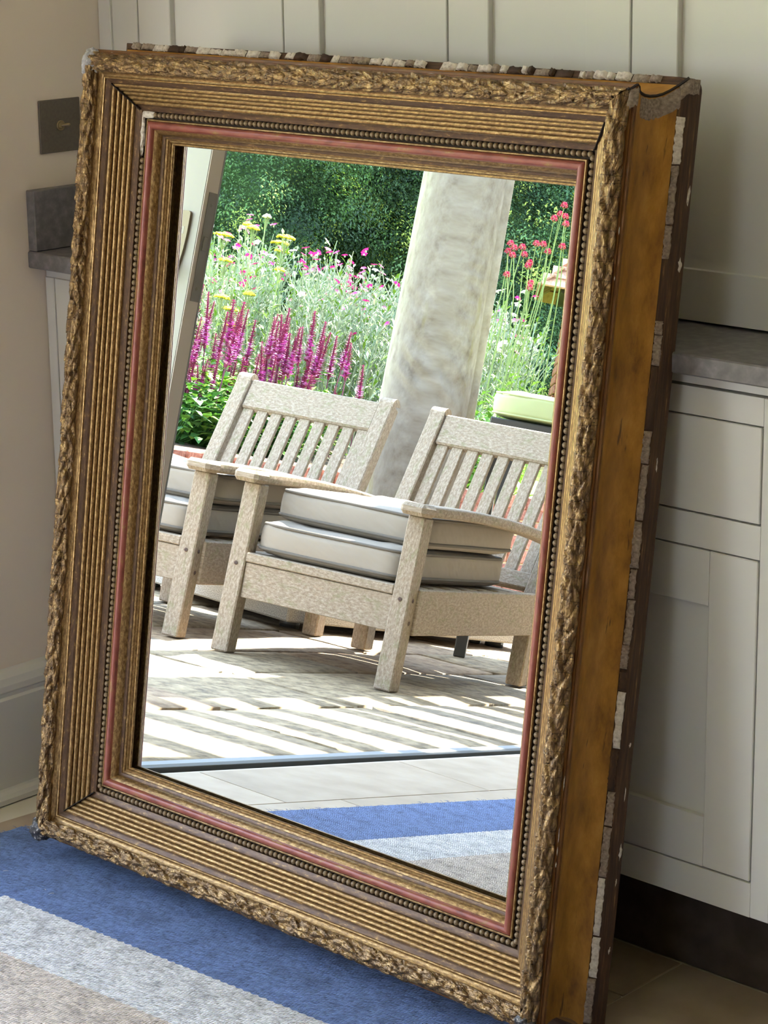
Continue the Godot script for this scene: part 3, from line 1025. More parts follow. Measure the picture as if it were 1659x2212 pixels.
	g.lathe([V(0.0085, 0), V(0.0085, 0.0018), V(0.0072, 0.0026), V(0.0066, 0.0016), V(0.0052, 0.0016), V(0.005, 0.003), V(0.0036, 0.0038), V(0.0, 0.0038)], rot, 24)
	put("collar", g, mats.brass, t)
	g = Geo.new()
	g.tube([Vector3(0.006, 0, 0), Vector3(0.012, 0.0012, -0.004), Vector3(0.0165, 0.002, -0.0072), Vector3(0.0185, 0.0023, -0.0085)], [0.0018, 0.0024, 0.0030, 0.0016], 10)
	put("toggle", g, mats.brass, t)

func build_rug() -> void:
	var t := thing("rug", "flat-woven rug with blue and pale grey borders round a beige field", "rug", Vector3(-0.862, 0.0, 0.228))
	t.basis = Basis(Vector3(0.999, 0, -0.045), Vector3.UP, Vector3(-0.085, 0, 0.9964))
	var W := 1.75
	var L := 2.6
	var h := 0.007
	var bx := 0.213
	var gx := 0.352
	# toothed outline of a rectangle, going round
	var outline := func(x0: float, z0: float, x1: float, z1: float, tooth: float, dep: float, sd: int) -> Array:
		var r := RandomNumberGenerator.new()
		r.seed = sd
		var out := []
		for e: Array in [[Vector2(x0, z0), Vector2(x1, z0)], [Vector2(x1, z0), Vector2(x1, z1)], [Vector2(x1, z1), Vector2(x0, z1)], [Vector2(x0, z1), Vector2(x0, z0)]]:
			var a: Vector2 = e[0]
			var b: Vector2 = e[1]
			var n := int(a.distance_to(b) / tooth)
			var dd := (b - a).normalized()
			var o := Vector2(dd.y, -dd.x)
			for i in n:
				out.append(a.lerp(b, float(i) / n) + o * (dep * (1.0 if i % 2 else -1.0) * r.randf_range(0.5, 1.2) if i > 0 else 0.0))
		return out
	var sheet := func(poly: Array, holes: Array, y: float) -> Geo:
		var pv := PackedVector2Array(poly)
		var g := Geo.new()
		var pieces: Array = [pv]
		if holes.size() > 0:
			# split into four mitred strips so that no hole is left
			pieces = []
			var hv := PackedVector2Array(holes)
			var c0 := Vector2(W * 0.5, L * 0.5)
			for k in 4:
				var q := [[Vector2(-9, -9), Vector2(9, -9)], [Vector2(9, -9), Vector2(9, 9)], [Vector2(9, 9), Vector2(-9, 9)], [Vector2(-9, 9), Vector2(-9, -9)]][k] as Array
				var wedge := PackedVector2Array([c0, c0 + q[0], c0 + q[1]])
				for p: PackedVector2Array in Geometry2D.intersect_polygons(pv, wedge):
					for s: PackedVector2Array in Geometry2D.clip_polygons(p, hv):
						pieces.append(s)
		for p: PackedVector2Array in pieces:
			var tr := Geometry2D.triangulate_polygon(p)
			var b := g.v.size()
			for q in p:
				g.vert(Vector3(q.x, y, q.y), Vector3.UP, Vector2(q.x, q.y))
			for i in range(0, tr.size(), 3):
				var a: Vector2 = p[tr[i]]
				var s := (p[tr[i + 1]] - a).cross(p[tr[i + 2]] - a)
				if s > 0:
					g.ix.append_array(PackedInt32Array([b + tr[i], b + tr[i + 1], b + tr[i + 2]]))
				else:
					g.ix.append_array(PackedInt32Array([b + tr[i], b + tr[i + 2], b + tr[i + 1]]))
		return g
	var outer: Array = outline.call(0.0, 0.0, W, L, 0.02, 0.001, 1)
	var mid: Array = outline.call(bx, 0.2, W - bx, L - 0.2, 0.0075, 0.0017, 2)
	var inn: Array = outline.call(gx, 0.335, W - gx, L - 0.335, 0.0075, 0.0017, 3)
	var blue: Geo = sheet.call(outer, mid, h)
	# the cut edge down to the floor
	for i in outer.size():
		var a: Vector2 = outer[i]
		var b: Vector2 = outer[(i + 1) % outer.size()]
		var nn := Vector3(b.y - a.y, 0, -(b.x - a.x)).normalized()
		blue.face([Vector3(a.x, 0.0005, a.y), Vector3(b.x, 0.0005, b.y), Vector3(b.x, h, b.y), Vector3(a.x, h, a.y)], nn, [a, b, b, a])
	put("blue_border", blue, mats.wool_blue, t)
	put("grey_border", sheet.call(mid, inn, h), mats.wool_grey, t)
	put("beige_field", sheet.call(inn, [], h), mats.wool_beige, t)
	# loose fibres on the edge and lying on the weave
	var r := RandomNumberGenerator.new()
	r.seed = 17
	var g := Geo.new()
	for k in 260:
		var z := r.randf() * 1.7
		var e := Vector3(-0.001, 0.004, z)
		if k % 4 == 0:
			e = Vector3(r.randf() * 0.12, 0.004, -0.001)
		var d := Vector3(-r.randf_range(0.004, 0.016), r.randf_range(-0.003, 0.004), r.randf_range(-0.006, 0.006))
		if k % 4 == 0: d = Vector3(d.z, d.y, d.x)
		g.tube([e, e + d * 0.5 + Vector3(0, 0.0015, 0), e + d], [0.0004, 0.00035, 0.0002], 3, false)
	put("fringe", g, mats.wool_blue, t).set_meta("kind", "stuff")
	g = Geo.new()
	var dark := Geo.new()
	for k in 34:
		var c := Vector3(r.randf_range(0.03, 0.9), h + 0.0012, r.randf_range(0.12, 0.6))
		var a := r.randf() * TAU
		var l := r.randf_range(0.004, 0.03)
		var bend := r.randf_range(-0.4, 0.4)
		var pts := []
		for i in 5:
			var f := i / 4.0
			pts.append(c + Vector3(cos(a + bend * f), 0, sin(a + bend * f)) * l * f + Vector3(0, 0.001 * sin(f * PI), 0))
		(g if k % 3 else dark).tube(pts, [0.0003, 0.0003, 0.0003, 0.0003, 0.0002], 3, false)
	var o := put("lint", g, mats.gesso)
	o.transform = t.transform
	o.set_meta("kind", "stuff")
	tag(o, "pale hairs and fluff lying on the woven rug", "lint")
	o = put("lint", dark, mats.dark_gap)
	o.transform = t.transform
	o.set_meta("kind", "stuff")
	tag(o, "dark hairs lying on the woven rug", "lint")

# ------------------------------------------------------------------ the terrace
const TZ := -0.1054  # the house front and the paving are turned a little from the cupboards

func house_node(called: String, label: String, category: String) -> Node3D:
	var t := thing(called, label, category, Vector3(-1.27, 0, 0.6))
	t.rotation.y = TZ
	return t

func build_terrace() -> void:
	# house-side frame: local -x points out into the garden, +z along the house front
	var base := Geo.new()
	base.bb(Vector3(-2.97, -0.2, -1.6), Vector3(0.02, -0.022, 8.5), 0.0)
	var pat := put("patio", base, mats.mortar)
	pat.position = Vector3(-1.27, 0, 0.6)
	pat.rotation.y = TZ
	pat.set_meta("kind", "structure")
	tag(pat, "sunlit patio of uneven old flagstones outside the doors", "patio")
	var r := RandomNumberGenerator.new()
	r.seed = 77
	var x := 0.0
	while x > -2.93:
		var w := [0.44, 0.32, 0.5, 0.38, 0.55][r.randi_range(0, 4)] as float
		w = minf(w, x + 2.95)
		if w < 0.12: break
		var z := -1.6 + r.randf() * 0.3
		while z < 8.4:
			var l := r.randf_range(0.45, 0.95)
			var g := Geo.new()
			# a slab with a gently wavy top and worn edge
			var n := 6
			var rows := []
			var fn := FastNoiseLite.new()
			fn.seed = r.randi()
			fn.frequency = 3.0
			var jx0 := r.randf_range(0.006, 0.014)
			var jz0 := r.randf_range(0.006, 0.014)
			var lift := r.randf_range(-0.004, 0.001)
			for j in n + 3:
				var row := []
				for i in n + 3:
					var fi := clampf((i - 1.0) / n, 0, 1)
					var fj := clampf((j - 1.0) / n, 0, 1)
					var px := lerpf(x - w + jx0, x - jx0, fi) + 0.006 * fn.get_noise_2d(fj * 3.0, 9.0 + fi)
					var pz := lerpf(z + jz0, z + l - jz0, fj) + 0.008 * fn.get_noise_2d(fi * 3.0, 29.0 + fj)
					var edge := i <= 1 or j <= 1 or i >= n + 1 or j >= n + 1
					var low := i == 0 or j == 0 or i == n + 2 or j == n + 2
					var y := lift + 0.004 * fn.get_noise_2d(px, pz) - (0.004 if edge else 0.0)
					if low: y = -0.03
					row.append(Vector3(px, y, pz))
				rows.append(row)
			g.grid(rows, 0.2, 0.2)
			put("flagstone", flip_to(g, Vector3.UP), mats["flag_%d" % r.randi_range(0, 2)], pat)
			z += l
		x -= w
	# raised threshold of the folding doors
	var th := house_node("door_threshold", "pale aluminium threshold strip between tiled floor and patio", "threshold")
	th.set_meta("kind", "structure")
	var g := Geo.new()
	g.bb(Vector3(0.026, -0.03, -0.35), Vector3(0.056, 0.013, 4.8), 0.0015)
	put("track", g, mats.aluminium, th)
	g = Geo.new()
	g.bb(Vector3(0.0562, -0.03, -0.35), Vector3(0.076, 0.0125, 4.8), 0.001)
	put("gasket", g, mats.black_metal, th)
	# slatted canopy on the house wall over the doors
	var can := house_node("canopy", "painted timber slat canopy fixed above the terrace doors", "canopy")
	g = Geo.new()
	g.bb(Vector3(-0.98, 2.42, -1.5), Vector3(-0.72, 2.5, 4.6), 0.004)
	put("edge_beam", g, mats.teak, can)
	g = Geo.new()
	g.bb(Vector3(-0.06, 2.42, -1.5), Vector3(-0.02, 2.56, 4.6), 0.004)
	put("wall_beam", g, mats.teak, can)
	var sl := Geo.new()
	sl.bb(Vector3(-0.72, -0.02, -0.045), Vector3(-0.06, 0.02, 0.045), 0.003)
	var slm := sl.mesh()
	var sr := RandomNumberGenerator.new()
	sr.seed = 6
	var sz := -1.4
	while sz < 4.5:
		var o := put("slat", slm, mats.teak, can)
		o.position = Vector3(0, 2.49, sz)
		o.rotation.y = sr.randf_range(-0.05, 0.05)
		sz += sr.randf_range(0.11, 0.3)
	# the folded terrace door standing at right angles to the opening
	var d := thing("terrace_door", "white terrace door folded back, showing its edge lock and handle plate", "door", Vector3(-1.2, 0.0, 0.745))
	var x1 := -0.82
	g = Geo.new()
	g.bb(Vector3(-0.098, 0.015, -0.0235), Vector3(-0.0006, 2.12, 0.0115), 0.0015)
	g.bb(Vector3(x1, 0.015, -0.0235), Vector3(x1 + 0.098, 2.12, 0.0115), 0.0015)
	g.bb(Vector3(x1 + 0.098, 2.0, -0.0233), Vector3(-0.098, 2.12, 0.0113), 0.001)
	g.bb(Vector3(x1 + 0.098, 0.015, -0.0233), Vector3(-0.098, 0.24, 0.0113), 0.001)
	put("leaf", g, mats.door_paint, d)
	g = Geo.new()
	g.bb(Vector3(-0.0006, 0.015, -0.0225), Vector3(0.0006, 2.12, 0.0115), 0.0)
	put("edge", g, mats.door_edge_paint, d)
	g = Geo.new()
	g.bb(Vector3(-0.01, 0.015, 0.0116), Vector3(0.0004, 2.12, 0.0185), 0.002)
	put("seal", g, mats.rubber, d)
	g = Geo.new()
	g.bb(Vector3(x1 + 0.1, 0.24, -0.009), Vector3(-0.1, 2.0, -0.003), 0.0)
	put("pane", g, mats.pane, d)
	g = Geo.new()
	g.bb(Vector3(0.0004, 0.921, -0.0125), Vector3(0.0022, 1.129, 0.0105), 0.0008)
	var lp := put("lock_plate", g, mats.dark_metal, d)
	g = Geo.new()
	for y: float in [0.945, 1.105]:
		g.lathe([V(0.0035, 0), V(0.0035, 0.0006), V(0.002, 0.0008), V(0, 0.0006)], Transform3D(Basis(Vector3(0, 0, 1), -PI / 2), Vector3(0.0022, y, -0.001)), 14)
	g.bb(Vector3(0.002, 1.018, -0.007), Vector3(0.0045, 1.045, 0.005), 0.001)
	put("latch", g, mats.dark_metal, lp)
	# handle plate on the outer face: a long plate with rounded top and tapering foot
	var hx := -0.0215
	var outl := PackedVector2Array()
	for k in 7:
		var f := k / 6.0 * PI / 2
		outl.append(Vector2(hx - 0.006 + 0.006 * sin(f), 1.088 - 0.006 + 0.006 * cos(f)))
	for k in 9:
		var f := k / 8.0
		outl.append(Vector2(hx - 0.010 * f * f, lerpf(1.06, 0.975, f)))
	for k in 13:
		var f := k / 12.0 * PI
		outl.append(Vector2(hx - 0.026 + 0.016 * cos(f), 0.975 - 0.03 * sin(f)))
	for k in 9:
		var f := 1.0 - k / 8.0
		outl.append(Vector2(hx - 0.052 + 0.010 * f * f, lerpf(1.06, 0.975, f)))
	for k in 7:
		var f := k / 6.0 * PI / 2
		outl.append(Vector2(hx - 0.046 - 0.006 * cos(f), 1.082 + 0.006 * sin(f)))
	g = Geo.new()
	var ztop := -0.0295
	var tr := Geometry2D.triangulate_polygon(outl)
	for i in range(0, tr.size(), 3):
		g.face([Vector3(outl[tr[i]].x, outl[tr[i]].y, ztop), Vector3(outl[tr[i + 1]].x, outl[tr[i + 1]].y, ztop), Vector3(outl[tr[i + 2]].x, outl[tr[i + 2]].y, ztop)], Vector3(0, 0, -1), [outl[tr[i]], outl[tr[i + 1]], outl[tr[i + 2]]])
	for i in outl.size():
		var a := outl[i]
		var b := outl[(i + 1) % outl.size()]
		var e := (b - a)
		if e.length() < 1e-5: continue
		g.face([Vector3(a.x, a.y, ztop), Vector3(b.x, b.y, ztop), Vector3(b.x, b.y, -0.0235), Vector3(a.x, a.y, -0.0235)], Vector3(-e.y, e.x, 0).normalized(), [a, b, b, a])
	var hp := put("handle_plate", g, mats.nickel, d)
	g = Geo.new()
	g.lathe([V(0.0048, 0), V(0.0046, 0.001), V(0.003, 0.0018), V(0, 0.002)], Transform3D(Basis(Vector3(1, 0, 0), -PI / 2), Vector3(hx - 0.0282, 1.084 - 0.008 + 0.006, ztop)), 18)
	put("screw", g, mats.aluminium, hp)
	g = Geo.new()
	g.cbox(Transform3D(Basis(Vector3(0, 0, 1), 0.2), Vector3(hx - 0.0282, 1.084 - 0.008 + 0.006, ztop - 0.0019)), Vector3(0.0011, 0.0088, 0.0006), 0.0)
	put("screw_slot", g, mats.black_metal, hp)
	g = Geo.new()
	g.tube([Vector3(hx - 0.03, 0.985, ztop), Vector3(hx - 0.03, 0.985, ztop - 0.03), Vector3(hx - 0.045, 0.983, ztop - 0.04), Vector3(hx - 0.13, 0.978, ztop - 0.042)], [0.011, 0.009, 0.0085, 0.007], 14)
	put("lever", g, mats.nickel, hp)
	g = Geo.new()
	g.bb(Vector3(hx - 0.040, 1.0435, ztop - 0.0003), Vector3(hx - 0.009, 1.0575, ztop), 0.0)
	put("stamp", g, mats.dark_metal, hp)
	var tm := TextMesh.new()
	var sf := SystemFont.new()
	sf.font_names = PackedStringArray(["Droid Sans"])
	tm.font = sf
	tm.text = "HAM"
	tm.font_size = 32
	tm.pixel_size = 0.0003
	tm.depth = 0.0004
	var to := put("lettering", tm, mats.nickel, hp)
	to.position = Vector3(hx - 0.0245, 1.0505, ztop - 0.0005)
	to.rotation.y = PI

func build_chairs() -> void:
	var ch := thing("garden_chair", "", "armchair")
	var tk: Material = mats.teak
	var r := RandomNumberGenerator.new()
	r.seed = 4
	var off := func() -> Vector2: return Vector2(r.randf(), r.randf())
	var back := func(y: float) -> float: return 0.906 + maxf(0.0, y - 0.26) * 0.5
	for s: float in [-1.0, 1.0]:
		var g := Geo.new()
		g.bar(Vector3(s * 0.275, 0.0, 0.0), Vector3(s * 0.275, 0.505, 0.026), Vector3.RIGHT, 0.056, 0.056, 0.004, off.call())
		var leg := put("front_leg", g, tk, ch)
		g = Geo.new()
		for y: float in [0.20, 0.265]:
			g.lathe([V(0.0065, 0.0), V(0.0065, 0.001), V(0.0, 0.0015)], Transform3D(Basis(Vector3(1, 0, 0), -PI / 2), Vector3(s * 0.275, y, -0.0155)), 10)
			g.lathe([V(0.0065, 0.0), V(0.0065, 0.001), V(0.0, 0.0015)], Transform3D(Basis(Vector3(0, 0, 1), -s * PI / 2), Vector3(s * 0.303, y, 0.012)), 10)
		put("peg", g, mats.old_wood, leg)
		# back post with a rounded top
		g = Geo.new()
		g.bar(Vector3(s * 0.283, 0.0, 0.906), Vector3(s * 0.283, 0.28, 0.906), Vector3.RIGHT, 0.054, 0.06, 0.004, off.call())
		g.bar(Vector3(s * 0.283, 0.262, 0.908), Vector3(s * 0.283, 0.80, back.call(0.80)), Vector3.RIGHT, 0.054, 0.058, 0.004, off.call())
		var rows := []
		var c := Vector3(0, 0.80, back.call(0.80))
		for k in 9:
			var f := PI * k / 8.0
			var p := c + Vector3(0, sin(f) * 0.028, -cos(f) * 0.031)
			rows.append([p + Vector3(s * 0.283 - 0.027, 0, 0), p + Vector3(s * 0.283 + 0.027, 0, 0)])
		g.grid(rows, 0.05, 0.01)
		for e: float in [-0.027, 0.027]:
			var poly := []
			var us := []
			for k in 9:
				poly.append(rows[k][0] + Vector3(0.027 + e, 0, 0) if e < 0 else rows[k][1])
				us.append(Vector2(rows[k][0].y, rows[k][0].z))
			g.face(poly, Vector3(signf(e), 0, 0), us)
		put("back_post", g, tk, ch)
		# arm: bowed, with a square block at the front
		g = Geo.new()
		var n := 10
		var arm := []
		for i in n + 1:
			var f := i / float(n)
			arm.append(Vector3(s * (0.278 + 0.012 * sin(f * PI)), 0.523 - 0.03 * f - 0.035 * f * f + 0.012 * sin(f * PI), 0.01 + f * 1.03))
		var arows := []
		var auv := []
		var ao: Vector2 = off.call()
		for i in n + 1:
			var dd: Vector3 = (arm[mini(i + 1, n)] - arm[maxi(i - 1, 0)]).normalized()
			var sx := Vector3.RIGHT - dd * dd.x
			var uy := dd.cross(sx).normalized()
			var row := []
			var ur := []
			for k in 25:
				var f := TAU * k / 24.0
				row.append(arm[i] + sx * _sg(cos(f), 0.35) * 0.033 + uy * _sg(sin(f), 0.45) * 0.017)
				ur.append(ao + Vector2(i * 0.104, f * 0.02))
			arows.append(row)
			auv.append(ur)
		g.grid(arows, 1, 1, auv)
		_outward_from_axis(g, arm)
		g.cbox(Transform3D(Basis(Vector3(1, 0, 0), 0.03), Vector3(s * 0.278, 0.524, -0.006)), Vector3(0.082, 0.036, 0.085), 0.012, off.call())
		put("arm", g, tk, ch)
		g = Geo.new()
		g.bb(Vector3(s * 0.284, 0.165, 0.034), Vector3(s * 0.311, 0.298, 0.96), 0.003, off.call())
		put("side_board", g, tk, ch)
	var g := Geo.new()
	g.bb(Vector3(-0.247, 0.168, -0.005), Vector3(0.247, 0.272, 0.02), 0.002, off.call())
	put("apron", g, tk, ch)
	g = Geo.new()
	g.bb(Vector3(-0.247, 0.274, -0.012), Vector3(0.247, 0.302, 0.05), 0.003, off.call())
	put("front_rail", g, tk, ch)
	g = Geo.new()
	g.bb(Vector3(-0.28, 0.17, 0.89), Vector3(0.28, 0.26, 0.915), 0.003, off.call())
	put("rear_rail", g, tk, ch)
	for k in 7:
		var q := Geo.new()
		q.bb(Vector3(-0.28, 0.282, 0.07 + k * 0.115), Vector3(0.28, 0.298, 0.15 + k * 0.115), 0.003, off.call())
		put("seat_slat", q, tk, ch)
	g = Geo.new()
	g.bar(Vector3(0, 0.70, back.call(0.70)), Vector3(0, 0.802, back.call(0.802)), Vector3.RIGHT, 0.512, 0.036, 0.006, off.call())
	put("top_rail", g, tk, ch)
	g = Geo.new()
	g.bar(Vector3(0, 0.30, back.call(0.30)), Vector3(0, 0.35, back.call(0.35)), Vector3.RIGHT, 0.512, 0.034, 0.004, off.call())
	put("bottom_rail", g, tk, ch)
	for k in 9:
		var q := Geo.new()
		var x := -0.228 + k * 0.057
		q.bar(Vector3(x, 0.345, back.call(0.345)), Vector3(x, 0.705, back.call(0.705)), Vector3.RIGHT, 0.0405, 0.016, 0.002, off.call())
		put("back_slat", q, tk, ch)
	# place the two
	ch.position = Vector3(-2.453, 0, 2.785)
	ch.rotation.y = -0.198
	tag(ch, "weathered teak slat-back armchair nearest the doors, in front of the parasol", "armchair")
	var c2 := ch.duplicate() as Node3D
	c2.name = "garden_chair"
	add_child(c2, true)
	c2.position = Vector3(-3.213, 0, 2.688)
	c2.rotation.y = -0.224
	tag(c2, "weathered teak slat-back armchair beside the flower bed, half hidden by the other armchair", "armchair")
	# cushions
	var k := 0
	for c: Node3D in [ch, c2]:
		for lay in 2:
			var size := Vector3(0.505 if lay == 0 else 0.515, 0.108, 0.76 if lay == 0 else 0.66)
			var o := thing("seat_cushion", ["beige piped cushion lying lowest on the armchair nearest the doors", "beige piped cushion stacked uppermost on the armchair nearest the doors", "beige piped cushion lying lowest on the armchair by the flower bed", "beige piped cushion stacked uppermost on the armchair by the flower bed"][k], "cushion")
			o.transform = c.transform * Transform3D(Basis(Vector3.UP, [0.0, 0.03, 0.0, -0.02][k]), Vector3(0.0 if lay == 0 else 0.012, 0.302 + 0.052 + lay * 0.104, 0.385 if lay == 0 else 0.42))
			put("cover", cushion(size, 30 + k), mats.cushion_cloth, o)
			var p := Geo.new()
			for y: float in [-0.30, 0.36]:
				var pts := []
				var ra := []
				for i in 65:
					var f := TAU * i / 64.0
					pts.append(_superpoint(size * Vector3(1.004, 1, 1.004), f, y))
					ra.append(0.0052)
				p.tube(pts, ra, 6, false)
			put("piping", p, mats.piping_cloth, o)
			k += 1

func _outward_from_axis(g: Geo, axis: Array) -> void:
	var m := Vector3.ZERO
	for p: Vector3 in axis: m += p
	m /= axis.size()
	var s := 0.0
	for i in g.n.size():
		s += g.n[i].y * (g.v[i].y - m.y) + g.n[i].x * (g.v[i].x - m.x)
	if s < 0.0:
		for i in g.n.size(): g.n[i] = -g.n[i]
		for i in range(0, g.ix.size(), 3):
			var t := g.ix[i + 1]
			g.ix[i + 1] = g.ix[i + 2]
			g.ix[i + 2] = t

func _sg(x: float, e: float) -> float:
	return signf(x) * pow(absf(x), e)

# a point on a cushion's side at height y (share of its thickness)
func _superpoint(size: Vector3, f: float, y: float) -> Vector3:
	var k := pow(1.0 - pow(absf(y * 2.0), 4.76), 0.1)
	return Vector3(_sg(cos(f), 0.22) * size.x * 0.5 * k, y * size.y, _sg(sin(f), 0.22) * size.z * 0.5 * k)

func cushion(size: Vector3, sd: int) -> Geo:
	var g := Geo.new()
	var fn := FastNoiseLite.new()
	fn.seed = sd
	fn.frequency = 5.0
	var rows := []
	var uvs := []
	var nv := 22
	var nu := 72
	for j in nv + 1:
		var row := []
		var ur := []
		var th := -PI / 2 + PI * j / nv
		var y := _sg(sin(th), 0.42) * 0.5
		var k := pow(absf(cos(th)), 0.2) if j > 0 and j < nv else 0.0
		for i in nu + 1:
			var f := -TAU * i / nu
			var p := Vector3(_sg(cos(f), 0.22) * size.x * 0.5 * k, y * size.y, _sg(sin(f), 0.22) * size.z * 0.5 * k)
			p.y += 0.012 * fn.get_noise_2d(p.x, p.z) * (1.0 if y > 0 else 0.3)
			p += Vector3(p.x, 0, p.z).normalized() * 0.006 * fn.get_noise_3dv(p * 1.5)
			row.append(p)
			ur.append(Vector2(p.x + p.y, p.z + p.y))
		rows.append(row)
		uvs.append(ur)
	g.grid(rows, 1, 1, uvs)
	# outward
	var s := 0.0
	for i in range(0, g.n.size(), 5):
		s += g.n[i].dot(g.v[i])
	if s < 0:
		for i in g.n.size(): g.n[i] = -g.n[i]
		for i in range(0, g.ix.size(), 3):
			var t := g.ix[i + 1]
			g.ix[i + 1] = g.ix[i + 2]
			g.ix[i + 2] = t
	return g

func build_parasol() -> void:
	var b := thing("parasol_base", "square speckled granite slab on low feet under the closed parasol", "parasol base", Vector3(-3.60, 0, 4.24))
	b.rotation.y = 0.16
	var g := Geo.new()
	g.bb(Vector3(-0.5, 0.028, -0.6), Vector3(0.5, 0.115, 0.6), 0.006)
	put("slab", g, mats.granite, b)
	for p: Array in [[-0.4, -0.5], [0.4, -0.5], [0.4, 0.5], [-0.4, 0.5]]:
		g = Geo.new()
		g.lathe([V(0.0, 0.0), V(0.035, 0.0), V(0.035, 0.029), V(0, 0.029)], Transform3D(Basis(), Vector3(p[0], 0, p[1])), 14)
		put("foot", g, mats.black_metal, b)
	var t := thing("closed_parasol", "tall closed parasol in a stained pale canvas cover behind the armchairs", "parasol", Vector3(-3.455, 0.115, 4.42))
	t.rotation.y = -0.72
	g = Geo.new()
	g.tube([Vector3(0, 0, 0), Vector3(0, 2.75, 0)], [0.035, 0.03], 14)
	put("pole", g, mats.black_metal, t)
	# the cover: a long flattened sack with creases
	var fn := FastNoiseLite.new()
	fn.seed = 12
	fn.frequency = 1.0
	g = Geo.new()
	var rows := []
	var uvs := []
	var nv := 150
	var nu := 90
	for j in nv + 1:
		var y := 0.16 + 2.5 * j / nv
		var q := (y - 0.16) / 2.5
		var wx := lerpf(0.176, 0.142, pow(q, 0.8)) * (1.0 - 0.15 * smoothstep(0.9, 1.0, q))
		if q < 0.08: wx *= 0.94 + 0.06 * q / 0.08
		var wz := lerpf(0.13, 0.11, q)
		var row := []
		var ur := []
		for i in nu + 1:
			var f := -TAU * i / nu
			var x := _sg(cos(f), 0.5) * wx
			var z := _sg(sin(f), 0.62) * wz
			var flat := 1.0 - smoothstep(0.55, 0.98, absf(x) / wx)
			var h := 0.004 * fn.get_noise_2d(x * 9.0, y * 3.0) * flat
			# slanting pulls in the lower half, small horizontal gathers near the seam
			var low := exp(-pow((y - 0.86 + x * 0.5) / 0.2, 2.0))
			var ridge := sin((y * 0.85 + x * 0.75) * 74.0 + 3.0 * fn.get_noise_2d(x * 3.0, y * 2.0))
			h += 0.011 * low * flat * (ridge * absf(ridge)) * (0.6 + 0.6 * fn.get_noise_2d(x * 4.0 + 9.0, y * 4.0))
			var seam := smoothstep(0.2, 0.6, x / wx) * flat * exp(-pow((y - 1.15) / 0.22, 2.0))
			h += 0.004 * seam * sin(y * 120.0 + x * 20.0)
			var dirv := Vector3(x / (wx * wx), 0, z / (wz * wz)).normalized()
			row.append(Vector3(x, y, z) + dirv * h)
			ur.append(Vector2(f * 0.16, y))
		rows.append(row)
		uvs.append(ur)
	g.grid(rows, 1, 1, uvs)
	g = _outward(g, Vector3(0, 1.4, 0))
	put("cover", g, mats.canvas, t)
	# top cap and flat seam strip down the edge
	g = Geo.new()
	g.lump(Vector3(0, 2.64, 0), Vector3(0.128, 0.07, 0.092), 3, 0.03, 24, 10)
	put("cover_top", g, mats.canvas, t)
	g = Geo.new()
	var sr := []
	for j in 61:
		var y := 0.15 + 2.5 * j / 60.0
		var q := (y - 0.16) / 2.5
		var wx := lerpf(0.176, 0.142, pow(maxf(q, 0.0), 0.8)) * (1.0 - 0.15 * smoothstep(0.9, 1.0, q))
		var z := -0.03 + 0.003 * sin(y * 9.0)
		sr.append([Vector3(wx - 0.03, y, z - 0.052), Vector3(wx - 0.002, y, z - 0.046), Vector3(wx + 0.021, y, z - 0.02), Vector3(wx + 0.022, y, z - 0.012), Vector3(wx - 0.01, y, z - 0.005)])
	g.grid(sr, 0.02, 0.04)
	put("seam", _outward(g, Vector3(0, 1.4, 0)), mats.canvas, t)

func _outward(g: Geo, c: Vector3) -> Geo:
	var s := 0.0
	for i in range(0, g.n.size(), 5):
		var d := g.v[i] - c
		s += g.n[i].dot(Vector3(d.x, 0, d.z))
	if s < 0:
		for i in g.n.size(): g.n[i] = -g.n[i]
		for i in range(0, g.ix.size(), 3):
			var t := g.ix[i + 1]
			g.ix[i + 1] = g.ix[i + 2]
			g.ix[i + 2] = t
	return g

func build_side_table() -> void:
	var t := thing("garden_table", "low dark metal garden table at the right end of the terrace", "table", Vector3(-2.74, 0, 4.52))
	t.rotation.y = -0.55
	var g := Geo.new()
	g.bb(Vector3(-0.36, 0.80, -0.36), Vector3(0.36, 0.83, 0.36), 0.004)
	put("tabletop", g, mats.black_metal, t)
	for p: Array in [[-0.32, -0.32], [0.32, -0.32], [0.32, 0.32], [-0.32, 0.32]]:
		g = Geo.new()
		g.bb(Vector3(p[0] - 0.02, 0, p[1] - 0.02), Vector3(p[0] + 0.02, 0.80, p[1] + 0.02), 0.003)
		put("leg", g, mats.black_metal, t)
	var o := thing("table_cushion", "thick pale green seat pad lying on the dark garden table", "cushion", Vector3(-2.74, 0.832 + 0.048, 4.52))
	o.rotation.y = -0.55
	put("cover", cushion(Vector3(0.74, 0.098, 0.74), 44), mats.green_cushion, o)
	var p := Geo.new()
	for y: float in [-0.34, 0.36]:
		var pts := []
		var ra := []
		for i in 65:
			pts.append(_superpoint(Vector3(0.745, 0.098, 0.745), TAU * i / 64.0, y))
			ra.append(0.004)
		p.tube(pts, ra, 6, false)
	put("piping", p, mats.green_cushion, o)

# ------------------------------------------------------------------ the garden
# a point of the garden by bearing (degrees from the cupboard wall's normal, towards the garden) and distance from the mirror
func garden(az: float, d: float) -> Vector3:
	var a := deg_to_rad(az)
	return Vector3(-0.3 - d * sin(a), 0, 0.1 + d * cos(a))

# the same point, kept clear of the brick wall
func bed(p: Vector3, gap: float) -> Vector3:
	var u := -((p.x + 1.27) * 0.9945 + (p.z - 0.6) * 0.1052) - 3.17
	if u < gap:
		p -= Vector3(0.9945, 0, 0.1052) * (gap - u)
	return p

# height of the upper terrace
func lie(p: Vector3) -> float:
	var u := -((p.x + 1.27) * 0.9945 + (p.z - 0.6) * 0.1052) - 2.95
	return 0.43 + 0.09 * clampf(u, 0.0, 2.6) + 0.012 * sin(p.x * 3.0) * sin(p.z * 2.3)

